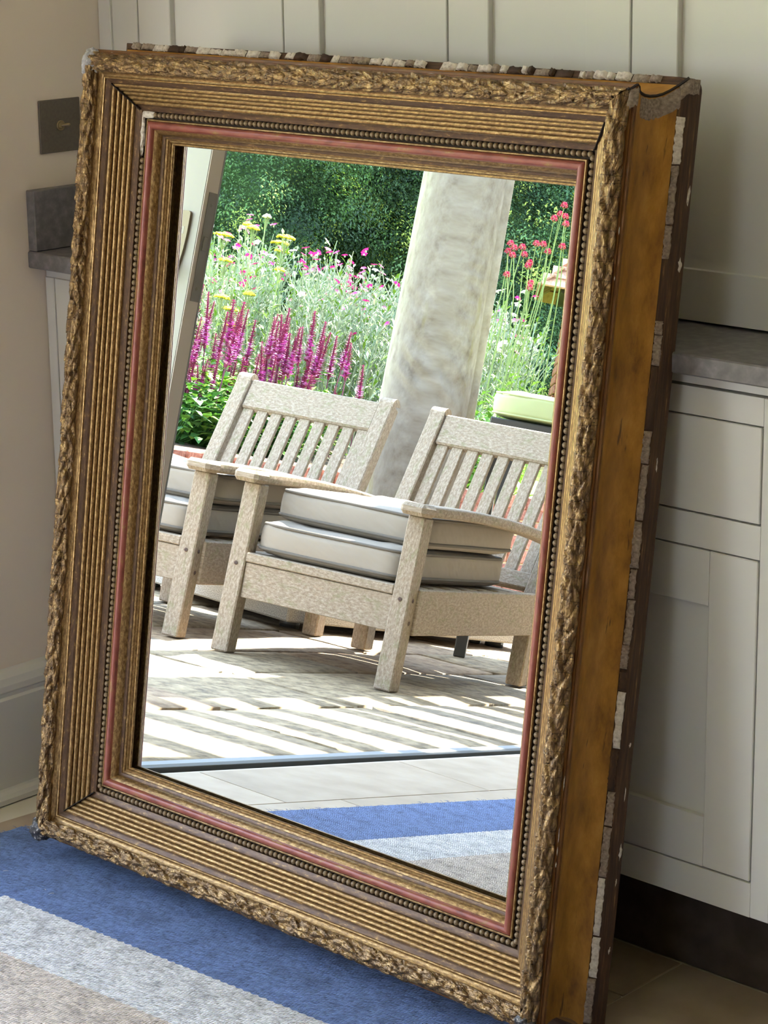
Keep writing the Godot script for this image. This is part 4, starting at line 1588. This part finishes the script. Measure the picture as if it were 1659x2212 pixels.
func leaf_on(g: Geo, base: Vector3, dir: Vector3, up: Vector3, l: float, w: float, c: Color) -> void:
	var x := dir.normalized()
	var s := x.cross(up).normalized()
	var n := s.cross(x).normalized()
	g.tint = c
	var tip := base + x * l - n * l * 0.12
	var m := base + x * l * 0.5
	var a := m + s * w * 0.5 + n * w * 0.14
	var b := m - s * w * 0.5 + n * w * 0.14
	var ids := [g.vert(base, n, Vector2(0, 0)), g.vert(a, (n - s * 0.3).normalized(), Vector2(0.5, 0)), g.vert(tip, n, Vector2(1, 0.5)), g.vert(b, (n + s * 0.3).normalized(), Vector2(0.5, 1)), g.vert(m, n, Vector2(0.5, 0.5))]
	for t: Array in [[0, 1, 4], [1, 2, 4], [2, 3, 4], [3, 0, 4]]:
		g.ix.append_array(PackedInt32Array([ids[t[0]], ids[t[2]], ids[t[1]]]))

func stem_on(g: Geo, pts: Array, r0: float, r1: float, c: Color) -> void:
	g.tint = c
	var ra := []
	for i in pts.size():
		ra.append(lerpf(r0, r1, i / float(pts.size() - 1)))
	g.tube(pts, ra, 4, false)

func lin(r: int, g: int, b: int) -> Color:
	return rgb(r, g, b).srgb_to_linear()

func silver_plant(sd: int) -> Geo:
	var r := RandomNumberGenerator.new()
	r.seed = sd
	var g := Geo.new()
	g.use_col = true
	for s in 7:
		var a := r.randf() * TAU
		var lean := r.randf_range(0.03, 0.2)
		var hgt := r.randf_range(0.7, 1.0)
		var b := Vector3(cos(a), 0, sin(a)) * r.randf_range(0.02, 0.12)
		var pts := []
		for i in 7:
			var f := i / 6.0
			pts.append(b + Vector3(cos(a) * lean * f * f, hgt * f, sin(a) * lean * f * f) + Vector3(r.randf_range(-0.01, 0.01), 0, r.randf_range(-0.01, 0.01)))
		var sc := lin(176 + r.randi_range(-12, 12), 196, 160)
		stem_on(g, pts, 0.0042, 0.002, sc)
		for i in 26:
			var f := r.randf_range(0.12, 1.0)
			var p: Vector3 = pts[int(f * 5.99)].lerp(pts[int(f * 5.99) + 1], fposmod(f * 5.99, 1.0))
			var aa := r.randf() * TAU
			var up := r.randf_range(0.3, 1.5)
			var bright := r.randf_range(0.8, 1.1)
			var c := lin(int(180 * bright), int(204 * bright), int(166 * bright)) if r.randf() < 0.52 else lin(136, 186, 62)
			leaf_on(g, p, Vector3(cos(aa), up, sin(aa)), Vector3.UP, r.randf_range(0.04, 0.085) * (1.25 - 0.55 * f), r.randf_range(0.012, 0.02), c)
		# side shoots with buds
		for k in 3:
			var f := r.randf_range(0.55, 0.95)
			var p: Vector3 = pts[int(f * 5.99)]
			var aa := r.randf() * TAU
			var q := p + Vector3(cos(aa) * 0.07, r.randf_range(0.08, 0.16), sin(aa) * 0.07)
			stem_on(g, [p, p.lerp(q, 0.6) + Vector3(cos(aa), 0, sin(aa)) * 0.012, q], 0.0024, 0.0016, sc)
			for m in 4:
				leaf_on(g, q - Vector3(0, 0.01, 0), Vector3(cos(m * 1.6) * 0.35, 1, sin(m * 1.6) * 0.35), Vector3(cos(m * 1.6), 0.2, sin(m * 1.6)), 0.024, 0.009, lin(196, 212, 184))
	return g

func leafy_plant(sd: int, n: int, hgt: float, rad: float, ll: float, cols: Array) -> Geo:
	var r := RandomNumberGenerator.new()
	r.seed = sd
	var g := Geo.new()
	g.use_col = true
	for i in n:
		var a := r.randf() * TAU
		var q := sqrt(r.randf())
		var y := r.randf_range(0.05, 1.0) * hgt * (1.05 - 0.45 * q)
		var p := Vector3(cos(a) * rad * q, y, sin(a) * rad * q)
		if i % 4 == 0:
			stem_on(g, [Vector3(p.x * 0.3, 0, p.z * 0.3), p], 0.004, 0.002, cols[0])
		var o := a + r.randf_range(-1.2, 1.2)
		leaf_on(g, p, Vector3(cos(o), r.randf_range(-0.3, 0.7), sin(o)), Vector3.UP, ll * r.randf_range(0.7, 1.3), ll * r.randf_range(0.35, 0.55), cols[r.randi_range(0, cols.size() - 1)])
	return g

func salvia_spike(sd: int) -> Geo:
	var r := RandomNumberGenerator.new()
	r.seed = sd
	var g := Geo.new()
	g.use_col = true
	var l := r.randf_range(0.17, 0.26)
	stem_on(g, [Vector3(0, -0.3, 0), Vector3(0.004, 0, 0.003)], 0.0032, 0.003, lin(122, 62, 88))
	stem_on(g, [Vector3(0.004, -0.01, 0.003), Vector3(0.003, l * 0.5, 0.002), Vector3(0.0, l, 0)], 0.0075, 0.003, lin(140, 36, 84))
	var nn := int(l / 0.0085)
	for k in nn:
		var f := k / float(nn)
		var y := f * l
		var open := f < 0.5
		for m in 6:
			var a := m * TAU / 6.0 + k * 0.5 + r.randf() * 0.3
			var w := lerpf(0.029, 0.010, f) * r.randf_range(0.6, 1.15)
			var c := lin(222, 84, 200) if open and r.randf() < 0.55 else lin(150, 38, 92)
			if open and r.randf() < 0.2: c = lin(244, 160, 232)
			leaf_on(g, Vector3(cos(a) * 0.004, y, sin(a) * 0.004), Vector3(cos(a), 0.55, sin(a)), Vector3.UP, w, w * 0.75, c)
	return g

func blossom(rad: float, c: Color, n := 5) -> Geo:
	var g := Geo.new()
	g.use_col = true
	for k in n:
		var a := k * TAU / n
		leaf_on(g, Vector3.ZERO, Vector3(cos(a), 0.25, sin(a)), Vector3.UP, rad, rad * 1.05, c)
	for k in 4:
		var a := k * TAU / 4
		leaf_on(g, Vector3(0, -0.014, 0), Vector3(cos(a) * 0.4, 1, sin(a) * 0.4), Vector3(cos(a), 0, sin(a)), 0.017, 0.009, lin(186, 204, 170))
	return g

func pincushion(rad: float, c: Color) -> Geo:
	var r := RandomNumberGenerator.new()
	r.seed = 8
	var g := Geo.new()
	g.use_col = true
	for k in 46:
		var y := 1.0 - 1.45 * k / 45.0
		var a := k * 2.399
		var q := sqrt(maxf(0.0, 1.0 - y * y))
		var d := Vector3(cos(a) * q, y, sin(a) * q)
		leaf_on(g, d * rad * 0.35, d, Vector3(0.3, 1, 0.2), rad * r.randf_range(0.6, 0.8), rad * 0.42, c.lerp(lin(236, 110, 140), r.randf() * 0.5))
	for k in 6:
		var a := k * TAU / 6
		leaf_on(g, Vector3(0, -rad * 0.9, 0), Vector3(cos(a), 0.9, sin(a)), Vector3.UP, rad * 0.8, rad * 0.5, lin(120, 100, 60))
	return g

func plate_head(w: float, c: Color) -> Geo:
	var r := RandomNumberGenerator.new()
	r.seed = int(w * 10000)
	var g := Geo.new()
	g.use_col = true
	for k in 70:
		var a := k * 2.399
		var q := sqrt(k / 70.0)
		var p := Vector3(cos(a) * q * w * 0.5, 0.012 * (1.0 - q * q) + r.randf_range(-0.003, 0.003), sin(a) * q * w * 0.5)
		g.tint = c.lerp(c * 0.7, r.randf())
		g.lump(p, Vector3(0.008, 0.005, 0.008), k, 0.1, 6, 4)
		if k % 5 == 0:
			stem_on(g, [Vector3(0, -0.08, 0), p - Vector3(0, 0.004, 0)], 0.0016, 0.001, lin(150, 170, 110))
	return g

func spray(c_seed: int) -> Geo:
	var r := RandomNumberGenerator.new()
	r.seed = c_seed
	var g := Geo.new()
	g.use_col = true
	for k in 44:
		var a := r.randf_range(-1.5, 1.5)
		var p := Vector3(r.randf_range(-0.09, 0.09), r.randf_range(-0.07, 0.07), r.randf_range(0.0, 0.14))
		var t := r.randf_range(0.7, 1.0)
		leaf_on(g, p, Vector3(sin(a), r.randf_range(-0.5, 0.3), cos(a)), Vector3.UP, r.randf_range(0.014, 0.03), r.randf_range(0.008, 0.013), Color(t, t, t))
	return g

func tree(called: String, label: String, at: Vector3, rad: Vector3, cy: float, cols: Array, n: int, sd: int, shoots: Array) -> void:
	var r := RandomNumberGenerator.new()
	r.seed = sd
	var t := thing(called, label, "tree", at, "")
	var g := Geo.new()
	g.tube([Vector3(0, -0.2, 0), Vector3(0.1, cy * 0.5, 0), Vector3(0.0, cy, 0.1)], [0.22, 0.17, 0.1], 10)
	for k in 6:
		var a := k * 1.05
		var e := Vector3(cos(a) * rad.x * 0.7, cy + r.randf_range(-0.3, 0.6) * rad.y, sin(a) * rad.z * 0.7)
		g.tube([Vector3(0.05, cy * 0.55, 0.05), e * Vector3(0.5, 1, 0.5) * 0.9, e], [0.09, 0.06, 0.02], 6)
	put("trunk", g, mats.bark, t)
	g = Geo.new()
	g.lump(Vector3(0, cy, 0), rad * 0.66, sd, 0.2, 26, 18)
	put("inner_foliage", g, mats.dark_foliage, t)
	var fn := FastNoiseLite.new()
	fn.seed = sd
	fn.frequency = 1.2
	var lump_n := FastNoiseLite.new()
	lump_n.seed = sd
	lump_n.frequency = 1.1
	var sets := [[], [], []]
	var cs := [[], [], []]
	for i in n:
		var y := r.randf_range(-1, 1)
		var a := r.randf() * TAU
		var q := sqrt(1.0 - y * y)
		var d := Vector3(cos(a) * q, y, sin(a) * q)
		var k := 1.0 + 0.56 * lump_n.get_noise_3dv(d * 1.3)
		var p := Vector3(0, cy, 0) + d * rad * k * r.randf_range(0.74, 1.1)
		var f := fn.get_noise_3dv(p * 2.0)
		k = 1.0
		var out := (d + Vector3(r.randf_range(-0.7, 0.7), r.randf_range(-0.9, 0.3), r.randf_range(-0.7, 0.7))).normalized()
		var b := Basis.looking_at(-out, Vector3.UP.rotated(Vector3.RIGHT, r.randf_range(-0.4, 0.4))).scaled(Vector3.ONE * r.randf_range(0.8, 1.5))
		var c: Color = cols[0].lerp(cols[1], clampf(0.42 + f * 2.6 + r.randf_range(-0.25, 0.25), 0, 1))
		if fn.get_noise_3dv(p * 1.1 + Vector3(40, 0, 0)) > 0.26 and r.randf() < 0.75: c = cols[2]
		var w := i % 3
		sets[w].append(Transform3D(b, p))
		cs[w].append(c)
	for w in 3:
		many("foliage", shoots[w], mats.leaf, sets[w], cs[w], t)

func build_garden() -> void:
	var r := RandomNumberGenerator.new()
	r.seed = 2024
	# retaining wall of bricks, course by course
	var w := house_node("brick_wall", "low red brick retaining wall between the patio and the upper garden", "brick wall")
	w.set_meta("kind", "structure")
	var g := Geo.new()
	g.bb(Vector3(-3.165, -0.1, -1.5), Vector3(-2.958, 0.40, 8.4), 0.0)
	put("mortar_core", g, mats.mortar, w)
	var bm := []
	for k in 3:
		var b := Geo.new()
		b.box(Vector3.ZERO, Vector3(0.1, 0.064, 0.212), 0.005)
		bm.append(b.mesh())
	for c in 6:
		var z := -1.4 + (0.11 if c % 2 else 0.0)
		while z < 8.3:
			if z > 1.2 and z < 8.3:
				var o := put("brick", bm[0], mats["brick_%d" % r.randi_range(0, 2)], w)
				o.position = Vector3(-2.998 + r.randf_range(-0.003, 0.003), 0.034 + c * 0.0725, z)
			z += 0.2235
	var cb := Geo.new()
	cb.box(Vector3.ZERO, Vector3(0.235, 0.066, 0.1), 0.006)
	var cbm := cb.mesh()
	for k in 66:
		var o := put("coping_brick", cbm, mats["brick_%d" % r.randi_range(0, 2)], w)
		o.position = Vector3(-3.055 + r.randf_range(-0.004, 0.004), 0.452, 1.2 + k * 0.1095)
	# ground
	g = Geo.new()
	var rows := []
	for j in 41:
		var row := []
		for i in 41:
			var lx := -3.16 - pow(i / 40.0, 1.6) * 40.0
			var lz := -14.0 + 60.0 * j / 40.0
			var p := Vector3(-1.27 + lx * 0.9945 - lz * 0.1052, 0, 0.6 + lx * 0.1052 + lz * 0.9945)
			p.y = lie(p) - 0.01
			row.append(p)
		rows.append(row)
	g.grid(rows, 0.3, 0.3)
	struct("lawn", flip_to(g, Vector3.UP), mats.turf, "bright green lawn of the upper garden beyond the brick wall", "lawn")
	g = Geo.new()
	rows = []
	for j in 25:
		var row := []
		for i in 25:
			var az := lerpf(48.0, 38.0, j / 24.0)
			var p := garden(az, 6.2 + 7.5 * i / 24.0)
			var u := -((p.x + 1.27) * 0.9945 + (p.z - 0.6) * 0.1052) - 3.17
			if u < 0.0:
				p += Vector3(-0.9945, 0, -0.1052) * -u * -1.0 * -1.0
			p.y = lie(p) + 0.012
			row.append(p)
		rows.append(row)
	g.grid(rows, 0.3, 0.3)
	struct("flower_bed", flip_to(g, Vector3.UP), mats.soil, "dark soil of the flower bed behind the brick wall", "flower bed")
	# grass blades on the near lawn
	var bl := Geo.new()
	bl.use_col = true
	for k in 7:
		var a := k * 0.9
		leaf_on(bl, Vector3(cos(a) * 0.02, 0, sin(a) * 0.02), Vector3(cos(a) * 0.3, 1, sin(a) * 0.3), Vector3(cos(a), 0.1, sin(a)), 0.05 + 0.01 * (k % 3), 0.006, Color(0.9 + 0.03 * (k % 3), 1, 0.9))
	var xf := []
	var cl := []
	for k in 5000:
		var p := garden(r.randf_range(33.5, 38.6), r.randf_range(7.6, 10.6))
		var u := -((p.x + 1.27) * 0.9945 + (p.z - 0.6) * 0.1052) - 3.17
		if u < 0.02: continue
		p.y = lie(p) - 0.01
		xf.append(Transform3D(Basis(Vector3.UP, r.randf() * TAU).scaled(Vector3.ONE * r.randf_range(0.6, 1.2)), p))
		cl.append(lin(120, 168, 44).lerp(lin(196, 200, 110), r.randf() * r.randf()))
	var gr := many("grass", bl.mesh(), mats.leaf, xf, cl, self)
	tag(gr, "short bright grass on the lawn edge seen through the chair slats", "grass")
	# silver-leaved campion
	var silver := []
	for k in 5: silver.append(silver_plant(100 + k).mesh())
	var mag := blossom(0.023, lin(240, 40, 160)).mesh()
	var wht := blossom(0.026, lin(244, 242, 238)).mesh()
	var sp := []
	for k in 74: sp.append(garden(r.randf_range(38.2, 43.9), sqrt(r.randf_range(8.3 * 8.3, 11.6 * 11.6))))
	for k in 56: sp.append(garden(r.randf_range(34.2, 37.4), sqrt(r.randf_range(8.9 * 8.9, 11.2 * 11.2))))
	var proto: Array = []
	for k in 5:
		var t := thing("rose_campion", "", "plant")
		put("foliage", silver[k], mats.silver_leaf, t)
		proto.append(t)
	for i in sp.size():
		var p: Vector3 = sp[i]
		p.y = lie(p)
		var t: Node3D = proto[i % 5]
		if i >= 5:
			t = (proto[i % 5] as Node3D).duplicate()
			for c in t.get_children():
				if c.name.begins_with("blossom"):
					t.remove_child(c)
					c.free()
			t.name = "rose_campion"
			add_child(t, true)
		t.position = p
		t.rotation.y = r.randf() * TAU
		t.scale = Vector3.ONE * r.randf_range(0.85, 1.05)
		var left := i < 74
		tag(t, "silver-leaved campion with small magenta flowers massed behind the purple spikes" if left else "silver-leaved campion with white flowers to the right of the closed parasol", "plant", "silver campion left of the parasol" if left else "silver campion right of the parasol")
		for k in r.randi_range(2, 4):
			var o := put("blossom", (mag if r.randf() < (0.8 if left else 0.25) else wht), mats.petal, t)
			o.position = Vector3(r.randf_range(-0.16, 0.16), r.randf_range(0.7, 1.04), r.randf_range(-0.16, 0.16))
			o.rotation = Vector3(r.randf_range(-0.7, 0.7), 0, r.randf_range(-0.7, 0.7))
	# purple spikes
	var spikes := []
	for k in 5: spikes.append(salvia_spike(200 + k).mesh())
	var green := [lin(96, 150, 40), lin(126, 176, 48), lin(70, 120, 44), lin(160, 196, 84)]
	var bush := []
	for k in 3: bush.append(leafy_plant(300 + k, 120, 0.42, 0.3, 0.075, green).mesh())
	for i in 20:
		var p := garden(lerpf(43.4, 38.5, (i % 10 + 0.5 * (i / 10)) / 10.0), 7.15 + 0.55 * (i / 10) + r.randf_range(-0.15, 0.25))
		p = bed(p, 0.55)
		p.y = lie(p)
		var t := thing("purple_salvia", "leafy salvia with upright magenta-purple flower spikes behind the armchairs", "plant", p, "purple salvias")
		t.rotation.y = r.randf() * TAU
		put("foliage", bush[i % 3], mats.leaf, t)
		for k in r.randi_range(4, 6):
			var o := put("flower_spike", spikes[r.randi_range(0, 4)], mats.petal, t)
			o.position = Vector3(r.randf_range(-0.3, 0.3), r.randf_range(0.16, 0.46), r.randf_range(-0.3, 0.3))
			o.rotation = Vector3(r.randf_range(-0.12, 0.12), r.randf() * TAU, r.randf_range(-0.12, 0.12))
			o.scale = Vector3.ONE * r.randf_range(0.8, 1.2)
	# low leafy plants along the wall
	var low := []
	for k in 3: low.append(leafy_plant(320 + k, 90, 0.3, 0.22, 0.085, [lin(66, 118, 46), lin(96, 150, 56), lin(52, 98, 44), lin(132, 178, 70)]).mesh())
	for i in 16:
		var p := garden(lerpf(44.5, 38.6, i / 15.0), 6.75 + r.randf_range(0.0, 0.3) + (0.0 if i < 8 else 0.25))
		p = bed(p, 0.3)
		p.y = lie(p)
		var t := thing("leafy_plant", "low broad-leaved green plant at the front of the flower bed", "plant", p, "green plants along the brick wall")
		put("foliage", low[i % 3], mats.leaf, t)
		t.rotation.y = r.randf() * TAU
	for i in 15:
		var p := garden(r.randf_range(34.3, 37.2), r.randf_range(9.0, 10.6))
		p.y = lie(p)
		var t := thing("leafy_plant", "fresh green leafy plant at the lawn edge, right of the parasol", "plant", p, "green plants along the lawn edge")
		put("foliage", bush[i % 3], mats.leaf, t)
		t.rotation.y = r.randf() * TAU
		t.scale = Vector3(0.9, 1.3, 0.9)
	# yarrow: flat yellow heads
	var ya := [[Vector3(-6.54, 1.52, 6.50), 0.106], [Vector3(-6.00, 1.54, 6.12), 0.058], [Vector3(-5.93, 1.53, 6.29), 0.090], [Vector3(-6.31, 1.53, 6.68), 0.094], [Vector3(-6.28, 1.49, 6.67), 0.071], [Vector3(-6.48, 1.39, 6.48), 0.071], [Vector3(-5.97, 1.37, 6.33), 0.045], [Vector3(-5.95, 1.22, 6.12), 0.054], [Vector3(-6.04, 1.18, 6.03), 0.076], [Vector3(-6.75, 1.20, 6.68), 0.053], [Vector3(-6.23, 1.14, 6.31), 0.101], [Vector3(-5.90, 1.05, 5.99), 0.079], [Vector3(-6.18, 1.63, 6.40), 0.037], [Vector3(-6.41, 1.59, 6.52), 0.042], [Vector3(-6.47, 1.05, 6.39), 0.042]]
	for q: Array in ya:
		var top: Vector3 = q[0]
		var foot := Vector3(top.x + r.randf_range(-0.06, 0.06), 0, top.z + r.randf_range(-0.06, 0.06))
		foot.y = lie(foot)
		var pale: bool = q[1] < 0.04
		var t := thing("yarrow", "tall pale-headed yarrow stem above the flower bed" if pale else "tall yarrow stem with a flat bright yellow flower head", "plant", foot, "pale yarrow stems" if pale else "yellow yarrow stems")
		g = Geo.new()
		g.use_col = true
		var e := top - foot
		stem_on(g, [Vector3.ZERO, e * 0.5 + Vector3(0.02, 0, 0.01), e - Vector3(0, 0.05, 0)], 0.004, 0.003, lin(150, 172, 112))
		for k in 16:
			var a := k * 2.4
			leaf_on(g, e * (k / 17.0), Vector3(cos(a), 0.5, sin(a)), Vector3.UP, 0.08, 0.02, lin(140, 168, 96))
		put("stem", g, mats.leaf, t)
		var o := put("flower_head", plate_head(q[1], lin(236, 232, 206) if pale else lin(255, 240, 60)), mats.petal, t)
		o.position = e
	# thistles on long stems
	var head := pincushion(0.021, lin(206, 40, 84)).mesh()
	for top: Vector3 in [Vector3(-4.83, 1.92, 7.01), Vector3(-5.00, 1.90, 7.23), Vector3(-4.74, 1.83, 6.82), Vector3(-4.96, 1.89, 7.22), Vector3(-4.73, 1.82, 6.91), Vector3(-5.07, 1.70, 6.96), Vector3(-5.19, 1.70, 7.16), Vector3(-5.07, 1.66, 6.95), Vector3(-5.09, 1.65, 7.02), Vector3(-4.85, 1.67, 6.76), Vector3(-5.10, 1.67, 7.13), Vector3(-4.96, 1.72, 7.02), Vector3(-4.84, 1.71, 6.91), Vector3(-4.97, 1.70, 7.14), Vector3(-4.72, 1.71, 6.90), Vector3(-4.95, 1.62, 6.98), Vector3(-4.84, 1.59, 6.82), Vector3(-4.90, 1.52, 6.95), Vector3(-4.83, 1.49, 6.85), Vector3(-5.00, 1.54, 6.88)]:
		var foot := Vector3(top.x + r.randf_range(-0.25, 0.05), 0, top.z + r.randf_range(-0.1, 0.15))
		foot.y = lie(foot)
		var t := thing("plume_thistle", "crimson button-headed thistle on a long bare stem, right of the parasol", "plant", foot, "crimson thistles")
		g = Geo.new()
		g.use_col = true
		var e := top - foot
		stem_on(g, [Vector3.ZERO, e * 0.4 + Vector3(0.03, 0, 0.0), e * 0.8 + Vector3(0.02, 0, 0.01), e - Vector3(0, 0.015, 0)], 0.0034, 0.0024, lin(130, 156, 84))
		for k in 14:
			var a := k * 2.4
			leaf_on(g, e * (0.02 + 0.42 * k / 14.0), Vector3(cos(a), 0.6, sin(a)), Vector3.UP, 0.15 - k * 0.006, 0.035, lin(112, 160, 60))
		put("stem", g, mats.leaf, t)
		var o := put("flower_head", head, mats.petal, t)
		o.position = e
	# brick garden house with a tiled hipped roof
	var sh := thing("garden_house", "small brick garden house with a hipped clay-tile roof beyond the right-hand flowers", "garden house", Vector3.ZERO)
	sh.scale = Vector3.ONE * 0.95
	sh.position = Vector3(-6.70, 0.66, 11.16)
	sh.rotation.y = deg_to_rad(54.2)
	g = Geo.new()
	g.bb(Vector3(-0.75, -0.2, -0.75), Vector3(0.75, 1.13, 0.75), 0.0)
	put("mortar_core", g, mats.mortar, sh)
	for side in 4:
		var rot := Basis(Vector3.UP, side * PI / 2)
		for c in 15:
			for k in 7:
				var z := -0.665 + k * 0.2235 + (0.11 if c % 2 else 0.0) - 0.05
				if z > 0.72: continue
				var o := put("brick", bm[0], mats["brick_%d" % r.randi_range(0, 2)], sh)
				o.transform = Transform3D(rot, rot * Vector3(0.722, 0.04 + c * 0.0735, clampf(z, -0.64, 0.64)))
	g = Geo.new()
	g.bb(Vector3(-0.84, 1.12, -0.84), Vector3(0.84, 1.16, 0.84), 0.004)
	put("eaves_board", g, mats.dark_gap, sh)
	for c in 17:
		var f := c / 17.0
		var y := 1.16 + f * 1.05
		var half := 0.93 * (1.0 - f) + 0.05
		for side in 4:
			var rot := Basis(Vector3.UP, side * PI / 2)
			var n := int(ceil(half * 2.0 / 0.17))
			for k in n:
				var tw := half * 2.0 / n
				var q := Geo.new()
				q.cbox(Transform3D(rot * Basis(Vector3(0, 0, 1), -0.70), rot * Vector3(half - 0.03, y + 0.025, -half + (k + 0.5) * tw)), Vector3(0.13, 0.016, tw - 0.006), 0.003)
				put("roof_tile", q, mats["roof_tile_%d" % r.randi_range(0, 2)], sh)
	g = Geo.new()
	g.lump(Vector3(0, 2.2, 0), Vector3(0.1, 0.09, 0.1), 2, 0.05)
	put("finial", g, mats.roof_tile_0, sh)
	# trees
	var shoots := []
	for k in 3: shoots.append(spray(400 + k).mesh())
	var dk := [lin(38, 70, 44), lin(104, 148, 84), lin(206, 230, 110)]
	var bl2 := [lin(56, 104, 78), lin(124, 180, 136), lin(170, 214, 160)]
	var lt := [lin(118, 162, 66), lin(170, 208, 92), lin(214, 236, 124)]
	tree("yew_tree", "dark dense yew at the left, directly behind the yellow yarrow", garden(44.6, 15.5), Vector3(1.7, 3.2, 1.7), 2.9, dk, 13000, 1, shoots)
	tree("yew_tree", "dark dense yew between the yarrow and the closed parasol", garden(41.0, 16.2), Vector3(1.55, 3.4, 1.6), 3.0, dk, 13000, 2, shoots)
	tree("yew_tree", "dark dense yew directly behind the closed parasol", garden(37.9, 16.4), Vector3(1.5, 3.2, 1.6), 2.9, dk, 13000, 3, shoots)
	tree("conifer_tree", "blue-green conifer with drooping sprays to the right of the parasol", garden(35.3, 17.2), Vector3(1.9, 4.2, 1.9), 3.6, bl2, 14000, 4, shoots)
	tree("conifer_tree", "blue-green conifer at the far right, behind the tiled roof", garden(31.5, 18.0), Vector3(2.0, 4.4, 2.0), 3.8, bl2, 4200, 5, shoots)
	tree("leafy_tree", "pale green sunlit tree glimpsed through the gap in the yews, left", garden(43.0, 21.0), Vector3(3.0, 4.4, 2.4), 4.2, lt, 5200, 6, shoots)
	tree("leafy_tree", "pale green sunlit tree glimpsed through the yews beside the parasol", garden(38.4, 21.5), Vector3(3.0, 4.6, 2.4), 4.2, lt, 5200, 7, shoots)
	tree("leafy_tree", "pale green tree farthest back on the right", garden(33.0, 23.0), Vector3(3.6, 5.0, 2.6), 4.6, lt, 4200, 8, shoots)
	tree("leafy_tree", "pale green tree farthest left, mostly hidden by the door", garden(48.5, 18.5), Vector3(2.6, 4.4, 2.2), 4.0, lt, 3600, 9, shoots)

# ------------------------------------------------------------------ camera, light, order of building
func _ready() -> void:
	rng.seed = 7
	var cam := Camera3D.new()
	cam.name = "camera"
	cam.fov = 24.116
	cam.near = 0.05
	cam.far = 200.0
	add_child(cam)
	cam.transform = Transform3D(Basis(Vector3(0.7296141, -0.0134923, -0.683726), Vector3(-0.1706623, 0.9645791, -0.2011508), Vector3(0.6622218, 0.2634487, 0.7014678)).orthonormalized(), Vector3(2.0974115, 1.5369679, 2.483439))
	cam.current = true
	var env := Environment.new()
	var sky := Sky.new()
	var sm := ProceduralSkyMaterial.new()
	sm.sky_top_color = Color(0.66, 0.75, 0.88)
	sm.sky_horizon_color = Color(0.93, 0.94, 0.94)
	sm.ground_bottom_color = Color(0.40, 0.42, 0.36)
	sm.ground_horizon_color = Color(0.62, 0.64, 0.58)
	sm.sky_curve = 0.18
	sm.sky_energy_multiplier = 1.0
	sky.sky_material = sm
	env.background_mode = Environment.BG_SKY
	env.sky = sky
	env.background_energy_multiplier = 7.0
	env.tonemap_mode = Environment.TONE_MAPPER_LINEAR
	env.tonemap_exposure = 2.45
	env.sdfgi_enabled = true
	env.ssao_enabled = true
	env.ssil_enabled = true
	var we := WorldEnvironment.new()
	we.name = "environment"
	we.environment = env
	add_child(we)
	var sun := DirectionalLight3D.new()
	sun.name = "sun"
	sun.light_energy = 8.0
	sun.light_color = Color(1.0, 0.97, 0.92)
	sun.light_angular_distance = 0.53
	sun.shadow_enabled = true
	sun.sky_mode = DirectionalLight3D.SKY_MODE_LIGHT_ONLY
	add_child(sun)
	sun.look_at_from_position(Vector3(-0.240, 1.66, 0.971) * 6.0, Vector3.ZERO)
	make_materials()
	build_room()
	build_cupboards()
	build_rug()
	build_mirror()
	var indoors := get_children()
	build_terrace()
	build_chairs()
	build_parasol()
	build_side_table()
	build_garden()
	# everything outside follows the line of the house front, and falls away from it a little
	for o in get_children():
		if o is Node3D and not indoors.has(o):
			o.transform = OUTSIDE * o.transform
